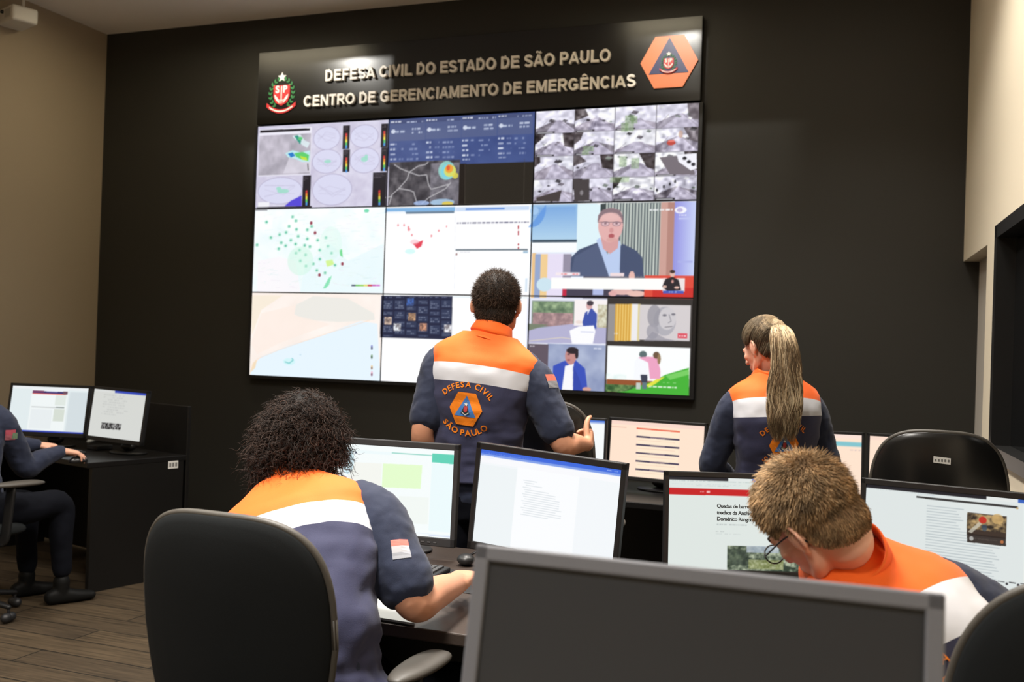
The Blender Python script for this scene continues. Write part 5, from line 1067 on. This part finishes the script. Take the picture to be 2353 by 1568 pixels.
    if vest:
        ns = 96; ts = [(vest_low, stripe[0], 46, 'vest_panel', m_nv), (stripe[0], stripe[1], 8, 'reflective_stripe', m_wh), (stripe[1], .588, 16, 'yoke', m_or)]; bv = MB()
        for a0, a1, nr, nm, mm in ts:
            R = []
            for i in range(nr):
                row = []
                for j in range(ns):
                    th_ = 2*math.pi*j/ns; u2 = math.cos(th_)**2
                    def dd(a): return a-dip*u2*np.interp(a, [vest_low, stripe[0], stripe[1], .588], [0, 1, .9, 0])
                    t = dd(a0)+(dd(a1)-dd(a0))*i/(nr-1); off = .016+.010*max(0, 1-abs(t-.02)/.12)
                    p = T.pt(th_, t, off); c = T.frame(t)[0]
                    w = mnoise.fractal(Vector((p[0]*7+seed, p[1]*7, p[2]*11)), 1.0, 2.0, 3)*wr*1.3+mnoise.noise(Vector((p[0]*24+seed, p[1]*24, p[2]*15)))*wr*.45
                    w *= np.interp(t, [0, .35, .5, .58], [1.5, .7, .35, .1]); row.append(p+nrm(p-c)*w)
                R.append(row)
            R = np.array(R); inner = R.copy()
            V = R.reshape(-1, 3); F = loopfaces(nr, ns); bv.add(V, F)
            # hem thickness: fold the open border inward
            if nm == 'vest_panel':
                c = T.frame(vest_low)[0]; V = np.vstack([V, c+(R[0]-c)*.965, c+(R[4]-c)*.96]); k = nr*ns
                F = F+[((j+1) % ns, j, k+j, k+(j+1) % ns) for j in range(ns)]+[(k+(j+1) % ns, k+j, k+ns+j, k+ns+(j+1) % ns) for j in range(ns)]
            MB().add(V, F).obj(nm, mm, e, True, world=True)
        bvh = BVHTree.FromPolygons([tuple(v) for v in np.concatenate(bv.v)], bv.f); out['bvh'] = bvh
        if emb is not None:
            t, s_, u = emb; c, Tt, X, Y = T.frame(t); ctr = c-Y*.1+X*u; emblem(e, ctr, X, Tt, Y, bvh, s_)
    if collar:
        mm, r0, r1 = collar; c0, T0, X0_, Y0_ = T.frame(.570); tip = PH(0, -.030, -.065); c1 = T.frame(.60)[0]; tn = nrm(tip-c0); X_ = nrm(X0_-tn*(X0_@tn)); Y_ = np.cross(tn, X_)
        a = np.linspace(0, 2*np.pi, 64, endpoint=False); R = []
        for z, r_ in ((-.012, r0*1.22), (.012, r0*1.02), (.040, r1*.98), (.062, r1*.95), (.066, r1*.99), (.060, r1*1.03), (.034, r0*1.06), (.020, r0*1.11), (.017, r0*1.08), (.010, r0*1.0)):
            zz = (z-.020*np.clip(np.sin(a), 0, 1)*(z > .02))*ch; R.append(c0+tn*zz[:, None]+np.outer(np.cos(a)*r_, X_)+np.outer(np.sin(a)*r_*.98, Y_))
        MB().add(np.concatenate(R), loopfaces(len(R), 64)).obj('collar', mm, e, True, world=True)
    # legs
    tr = MB(); tr.add(*T.loft(-.13, .10, 16, 40, .000)); c, Tt, X, Y = T.frame(-.02)
    for side, kn, an, toe in legs:
        hp = T.frame(-.05)[0]+X*side*.085*T.k
        b2 = np.array([(.092, .098), (.082, .088), (.062, .066), (.060, .062), (.048, .05)]); kn, an = np.array(kn), np.array(an)
        tr.add(*tube([hp, hp+(kn-hp)*.5, kn, kn+(an-kn)*.4, an+nrm(kn-an)*.02], b2, 24, n=26)); tr.add(*ellipsoid(kn, (.062, .062, .062)))
        toe = nrm(toe); s = MB(); ax = np.array([an[0], an[1], 0.0])
        s.add(*tube([ax-toe*.055+[0, 0, .042], ax+[0, 0, .045], ax+toe*.09+[0, 0, .034], ax+toe*.165+[0, 0, .026]], [(.034, .038), (.040, .042), (.046, .030), (.036, .022)], 20, n=16, up=(0, 0, 1), power=2.6)).add(*tube([ax+[0, 0, .05], ax+[0, 0, .12]], [(.040), (.044)], 18))
        sm = remesh(s, .007, 3); sc = np.array([v.co[:] for v in sm.vertices]); sc[:, 2] = np.maximum(sc[:, 2], .002); sm.vertices.foreach_set('co', sc.ravel()); sm.update(); link('shoe', sm, mat('black_boot_leather', (14, 14, 14), .6, spec=.2), e, True, world=True)
    tm = remesh(tr, .009, 5); displace(tm, .006, 8, seed+9); link('trousers', tm, m_tr, e, True, world=True)
    return out
def sleeve_patch(o, px, py, s, cols, D, nm='sleeve_patch'):
    """small cloth flag laid on the sleeve where the line of sight through that spot meets it"""
    bv = BVHTree.FromPolygons([v.co[:] for v in o['shirt'].vertices], [tuple(p.vertices) for p in o['shirt'].polygons])
    d = nrm(ray(px, py)); h = bv.ray_cast(Vector(CAM), Vector(d), 20)
    if h[0] is None: return
    n = np.array(h[1]); X = nrm(np.cross((0, 0, 1), n)); Z = np.cross(n, X); c = np.array(h[0])
    for k, cc in enumerate(cols):
        V, F = dense(*fan([(-s/2, s*.55-(k+1)*s*1.1/len(cols)), (s/2, s*.55-(k+1)*s*1.1/len(cols)), (s/2, s*.55-k*s*1.1/len(cols)), (-s/2, s*.55-k*s*1.1/len(cols))]), 1)
        MB().add(conform(V, c, X, Z, -n, bv, .0025), F).obj(nm, mat('patch_%d_%d_%d' % cc, cc, .75), o['e'], world=True)

m_hair = hair_mat('hair_strands', .62)
# ---- the man standing at the back desk
Xm = nrm(RT*math.cos(math.radians(-10))+FW*math.sin(math.radians(-10))*1); Xm[2] = 0; Xm = nrm(Xm)
pel = at(1098, 1095, 3.93); pel[2] = .93; nk = at(1128, 764, 3.90)
T1 = Torso([pel, at(1100, 990, 3.91), at(1112, 865, 3.89), nk], Xm, nrm(Xm+[0, 0, -.02]), MALE, 1.03)
hr, hf, hu = ortho(cv3(.16, -.02, 1), UP*.995+RT*.03)
gx = cv3(1, 0, .1)
man = person((pel[0], pel[1], 0), T1, (at(1142, 706, 3.94), hr, hf, hu),
    [(1, at(1293, 1022, 3.80), at(1350, 1020, 3.96), cv3(.25, .15, .95), cv3(1, 0, -.2), -1, (.9, .9, .9, .9), (1.6, -.6)),
     (-1, at(971, 990, 3.86), at(990, 1100, 3.98), cv3(.2, -1, .3), cv3(-.9, 0, -.2), -1, (.4, .4, .4, .4), (.6, .4))],
    [(1, at(1150, 1340, 3.90), [at(1150, 1340, 3.9)[0], at(1150, 1340, 3.9)[1], .10], (0, 1, 0)), (-1, at(1040, 1340, 3.95), [at(1040, 1340, 3.95)[0], at(1040, 1340, 3.95)[1], .10], (0, 1, 0))],
    'tan', 'standing man with short dark hair and orange yoked navy vest, hand on chair', seed=1, emb=(.315, 1.0, -.028), dip=.014, stripe=(.408, .466), hk=1.04, neck_r=.062, vest_low=.03)
short_hair(man['e'], man['PH'], np.c_[hr, hf, hu]*1.04, 9000, .016, (66, 52, 42), .35, lambda Q: hairline(Q, -.088), m_hair, (34, 27, 22), 3, .0007, .08, .003, .4)
sleeve_patch(man, 1268, 876, .05, [(190, 100, 80), (120, 120, 124)], 3.8)
# ---- the woman with the ponytail
Xw = RT*math.cos(math.radians(4))+FW*math.sin(math.radians(4)); Xw[2] = 0; Xw = nrm(Xw)
pel = at(1778, 1150, 4.22); pel[2] = .86; nk = at(1772, 862, 4.22)
T2 = Torso([pel, at(1780, 1060, 4.20), at(1780, 960, 4.16), nk], Xw, Xw, FEM, 1.02)
wr_, wf_, wu_ = ortho(cv3(-.52, -.38, .78), cv3(-.05, 1, .1))
Hw = at(1757, 802, 4.22)
wom = person((pel[0], pel[1], 0), T2, (Hw, wr_, wf_, wu_),
    [(1, at(1900, 1075, 4.22), at(1850, 1120, 4.42), cv3(-.5, -.2, .9), cv3(.2, 1, 0), -1, (.6, .6, .6, .6), (.5, .4)),
     (-1, at(1636, 1070, 4.26), at(1700, 1125, 4.44), cv3(.5, -.2, .9), cv3(-.2, 1, 0), 1, (.6, .6, .6, .6), (.5, .4))],
    [(1, at(1822, 1340, 4.22), [at(1822, 1340, 4.22)[0], at(1822, 1340, 4.22)[1], .10], (0, 1, 0)), (-1, at(1740, 1340, 4.24), [at(1740, 1340, 4.24)[0], at(1740, 1340, 4.24)[1], .10], (0, 1, 0))],
    'light', 'person with long blond ponytail standing at the back desk looking down', sleeve='long', seed=5, emb=(.318, .95, -.004), dip=.0, stripe=(.400, .456), shoulder=.155, hk=.97, neck_r=.05, armk=.93, vest_low=-.04)
def ponytail(o, R, k, Hc):
    rng = np.random.default_rng(11); PH = o['PH']; hl = lambda Q: hairline(Q, -.078, .085, -.002)
    tie = np.array([.01, -.094, .088]); td = nrm(tie-SO); D, Q = scalp_roots(5200, hl, rng); n = len(D); K = 12; ln = np.zeros((n, K, 3))
    for i in range(K):
        t = i/(K-1); V = D*(1-t)+td*t+rng.normal(size=(n, 3))*.008; V /= np.linalg.norm(V, axis=1)[:, None]
        ln[:, i] = SO+V*(skull_r(V)+.004+.005*math.sin(t*math.pi)+.006*t)[:, None]
    base = np.array([np.array([166, 142, 110]), np.array([112, 92, 70]), np.array([200, 180, 148])]); pick = base[rng.choice(3, n, p=[.5, .25, .25])]
    dark = np.clip((hl(Q)-.0)/.07, .6, 1)[:, None]; W = np.asarray(PH(0, 0, 0))+(ln@(R*k).T)
    # the tail hangs straight down in the room
    tw = np.asarray(PH(*tie)); path = np.array([tw, at(1796, 765, 4.06), at(1806, 830, 4.03), at(1803, 900, 4.02), at(1802, 960, 4.01), at(1800, 1018, 4.03)])
    rad = np.array([.010, .044, .056, .066, .062, .036]); m = 3600; KK = 26; PT = catmull(np.c_[path, rad], KK); a = rng.random(m)*2*math.pi; q = np.sqrt(rng.random(m)); L2 = np.zeros((m, KK, 3)); end = .70+.30*rng.random(m)**.7
    lock = rng.integers(0, 26, m); la = rng.random(26)*6.28; lq = rng.random(26)
    for i in range(KK):
        t = i/(KK-1)*end; s = t*(KK-1); i0 = np.minimum(s.astype(int), KK-2); f = (s-i0)[:, None]; P = PT[i0]*(1-f)+PT[i0+1]*f
        ph = la[lock]; wav = .013*np.sin(t*19+ph*1.3)*t**.7; aa = a*.55+la[lock]*.45+0.0*t; rr = P[:, 3]*(.25+.75*q)
        L2[:, i] = P[:, :3]+np.outer(np.cos(a)*rr+wav, RT)+np.outer(np.sin(a)*rr*.45+.004*np.sin(t*13+ph*2)*t, FW)+np.outer(.004*np.sin(t*9+a), UP)
    pl = base[(lock*7 % 3)]*(.72+.5*lq[lock])[:, None]; c2 = pl*(.85+.3*rng.random(m))[:, None]
    hair_object('hair', o['e'], W, np.full(n, .0009), pick*dark*(.85+.3*rng.random(n))[:, None], m_hair, shell_geo(PH, .004, hl), (74, 56, 40))
    hair_object('ponytail', o['e'], L2, np.full(m, .0011), c2, m_hair)
    r, f_, u = wr_, wf_, wu_; ax = nrm(path[1]-path[0]); A = nrm(np.cross(ax, RT)); B = np.cross(ax, A); an = np.linspace(0, 2*math.pi, 28)
    MB().add(*tube([tw+ax*.004+(A*math.cos(q_)+B*math.sin(q_))*.016 for q_ in an], .005, 8, up=tuple(ax), caps=False)).obj('hair_tie', mat('hair_tie_black', (20, 18, 18), .6), o['e'], True, world=True)
ponytail(wom, np.c_[wr_, wf_, wu_], .97, Hw)

# ---- curly haired person seated at the left monitors
Xc = nrm(np.array([1, .05, -.12])); pel = at(705, 1680, 2.38); nk = at(672, 1116, 2.66)
mid1 = at(700, 1440, 2.42); mid2 = at(688, 1262, 2.54)
T3 = Torso([pel, mid1, mid2, nk], np.array([1, 0, 0]), Xc, FEM, 1.14)
cr, cf, cu = ortho(cv3(.02, -.42, .9), cv3(.03, 1, 0))
Hcc = at(694, 1032, 2.74)
cur = person((-1.29, 2.06, 0), T3, (Hcc, cr, cf, cu),
    [(1, at(950, 1385, 2.47), at(1058, 1338, 2.74), at(1092, 1298, 2.93)-at(1058, 1338, 2.74), (0, 0.1, 1), -1, (.45, .4, .4, .45), (.5, .3)),
     (-1, at(500, 1370, 2.62), at(600, 1340, 2.86), (.5, .8, -.1), (0, 0, 1), 1, (.5, .5, .5, .5), (.5, .3))],
    [(1, (-1.10, 2.62, .50), (-1.12, 2.60, .10), (0, 1, 0)), (-1, (-1.36, 2.60, .50), (-1.38, 2.56, .10), (0, 1, 0))],
    'tan', 'seated person with curly dark hair in orange yoked vest reaching for the mouse', seed=12, dip=.016, stripe=(.398, .462), shoulder=.172, hk=1.0, neck_r=.055, armk=1.08, vest_low=-.04, wr=.014, emb=(.25, .95, 0))
def curls(o, R):
    rng = np.random.default_rng(21); PH = o['PH']; hl = lambda Q: hairline(Q, -.095, .080, -.03); D, Q = scalp_roots(4600, hl, rng); n = len(D); K = 34
    out = D+np.array([0, -.10, -.10]); out /= np.linalg.norm(out, axis=1)[:, None]; L = (.036+.020*rng.random(n))*np.interp(D[:, 2], [-1, -.2, .4, 1], [1.25, 1.25, 1.0, .72]); g = np.array([0, -.03, -1.0])
    A = np.cross(out, [0.3, .2, .9]); A /= np.linalg.norm(A, axis=1)[:, None]; B = np.cross(out, A); ph = rng.random(n)*6.28; tr = .005+.004*rng.random(n); turns = 2.2+1.6*rng.random(n); ln = np.zeros((n, K, 3))
    jit = rng.normal(size=(n, 3))*.25
    for i in range(K):
        t = i/(K-1); c = Q+(out+jit*t)*(L*t)[:, None]+g*(L*.55*t*t)[:, None]; a = ph+turns*6.28*t; e_ = min(1, t*4)
        ln[:, i] = c+A*(np.cos(a)*tr*e_)[:, None]+B*(np.sin(a)*tr*e_)[:, None]
    c = np.array([[40, 30, 25]])*(.6+.9*rng.random(n))[:, None]+np.array([[12, 6, 3]])*(rng.random(n) > .75)[:, None]
    hair_object('hair', o['e'], np.asarray(PH(0, 0, 0))+ln@R.T, np.full(n, .0013), c, m_hair, shell_geo(PH, .022, hl), (16, 11, 9))
curls(cur, np.c_[cr, cf, cu])
sleeve_patch(cur, 921, 1262, .045, [(220, 120, 110), (190, 190, 196), (150, 152, 160)], 2.5)

# ---- fair haired man seated at the right, turned to the left, with glasses
pel = np.array([.29, 2.08, .53]); nk = at(1926, 1278, 2.13)
T4 = Torso([pel, at(2140, 1620, 2.00), at(2046, 1448, 2.05), nk], np.array([1, .1, 0]), cv3(.93, -.34, .08), MALE, 1.0)
br_, bf_, bu_ = ortho(cv3(-.37, -.62, .69), cv3(-.55, .80, .20))
Hb = at(1870, 1202, 2.06)
blo = person((.29, 2.08, 0), T4, (Hb, br_, bf_, bu_),
    [(1, (.42, 2.42, .80), (.20, 2.66, .80), (-.5, .85, -.1), (0, 0, 1), -1, (.5, .5, .5, .5), (.5, .3)),
     (-1, (-.32, 2.36, .80), (-.26, 2.62, .80), (.2, .95, -.1), (0, 0, 1), 1, (.5, .5, .5, .5), (.5, .3))],
    [(1, (.40, 2.58, .50), (.40, 2.56, .10), (0, 1, 0)), (-1, (.10, 2.60, .50), (.08, 2.58, .10), (0, 1, 0))],
    'light', 'seated short haired man with black glasses leaning left over the desk', seed=31, dip=.018, stripe=(.400, .466), ch=1.55, collar=(m_or, .084, .078), hk=1.03, neck_r=.060, vest_low=-.04, wr=.012, emb=(.27, .95, .0))
short_hair(blo['e'], blo['PH'], np.c_[br_, bf_, bu_]*1.03, 24000, .024, (160, 132, 98), .3, lambda Q: hairline(Q, -.072, .082, .000), m_hair, (128, 100, 74), 8, .0007, .05, .004, .10)
P = blo['PH']; g = MB()
for sx in (-1, 1):
    g.add(*tube([P(sx*.0835, -.012, .012), P(sx*.082, .03, .014), P(sx*.074, .088, .012)], [(.0018, .0035)]*3, 8, n=12, up=tuple(br_)))
    g.add(*tube([P(sx*.0835, -.012, .012), P(sx*.086, -.022, .0), P(sx*.085, -.028, -.018)], .0022, 8, n=8))
    a = np.linspace(0, 2*math.pi, 25); g.add(*tube([P(sx*.036+.026*math.cos(q)*1.0, .1055-.012*abs(math.cos(q)*.5+.5*sx*math.cos(q)) , .004+.019*math.sin(q)) for q in a], .0017, 8, caps=False))
g.add(*tube([P(-.010, .108, .010), P(0, .112, .013), P(.010, .108, .010)], .0016, 8, n=8))
g.obj('glasses', mat('glasses_black', (14, 14, 15), .25), blo['e'], True, world=True)

# ---- person cut by the left edge, hand on the mouse
Xl = nrm(np.array([.95, -.05, -.02])); pel = at(-66, 1165, 5.12)
T5 = Torso([pel, at(-68, 1090, 5.16), at(-70, 1010, 5.22), at(-62, 930, 5.32)], Xl, Xl, MALE, 1.0)
lr, lf, lu = ortho((.25, .93, -.2), (0, 0, 1))
lef = person((pel[0], pel[1], 0), T5, (at(-58, 860, 5.40), lr, lf, lu),
    [(1, at(58, 1072, 5.40), at(142, 1037, 5.60), at(205, 1044, 5.67)-at(142, 1037, 5.60), (0, 0, 1), -1, (.35, .35, .4, .45), (.4, .2)),
     (-1, pel+[-.22, .30, .27], pel+[-.08, .50, .27], (.5, .85, -.05), (0, 0, 1), 1, (.5, .5, .5, .5), (.5, .3))],
    [(1, at(140, 1160, 5.42), at(142, 1318, 5.42), (.4, .9, 0)), (-1, at(60, 1155, 5.55), at(62, 1312, 5.55), (.3, .95, 0))],
    'light', 'person in dark navy uniform cut by the left edge, hand on mouse', vest=False, sleeve='long', seed=44, collar=(mat('dark_red_collar', (120, 24, 28), .8), .080, .074), shoulder=.165)
short_hair(lef['e'], lef['PH'], np.c_[lr, lf, lu], 3000, .018, (50, 38, 30), .3, lambda Q: hairline(Q), m_hair, (34, 26, 20), 13, .0009, .35, .004)
sleeve_patch(lef, 24, 1000, .05, [(200, 90, 110), (190, 110, 124)], 5.4); sleeve_patch(lef, 34, 1002, .03, [(120, 150, 120)], 5.4)
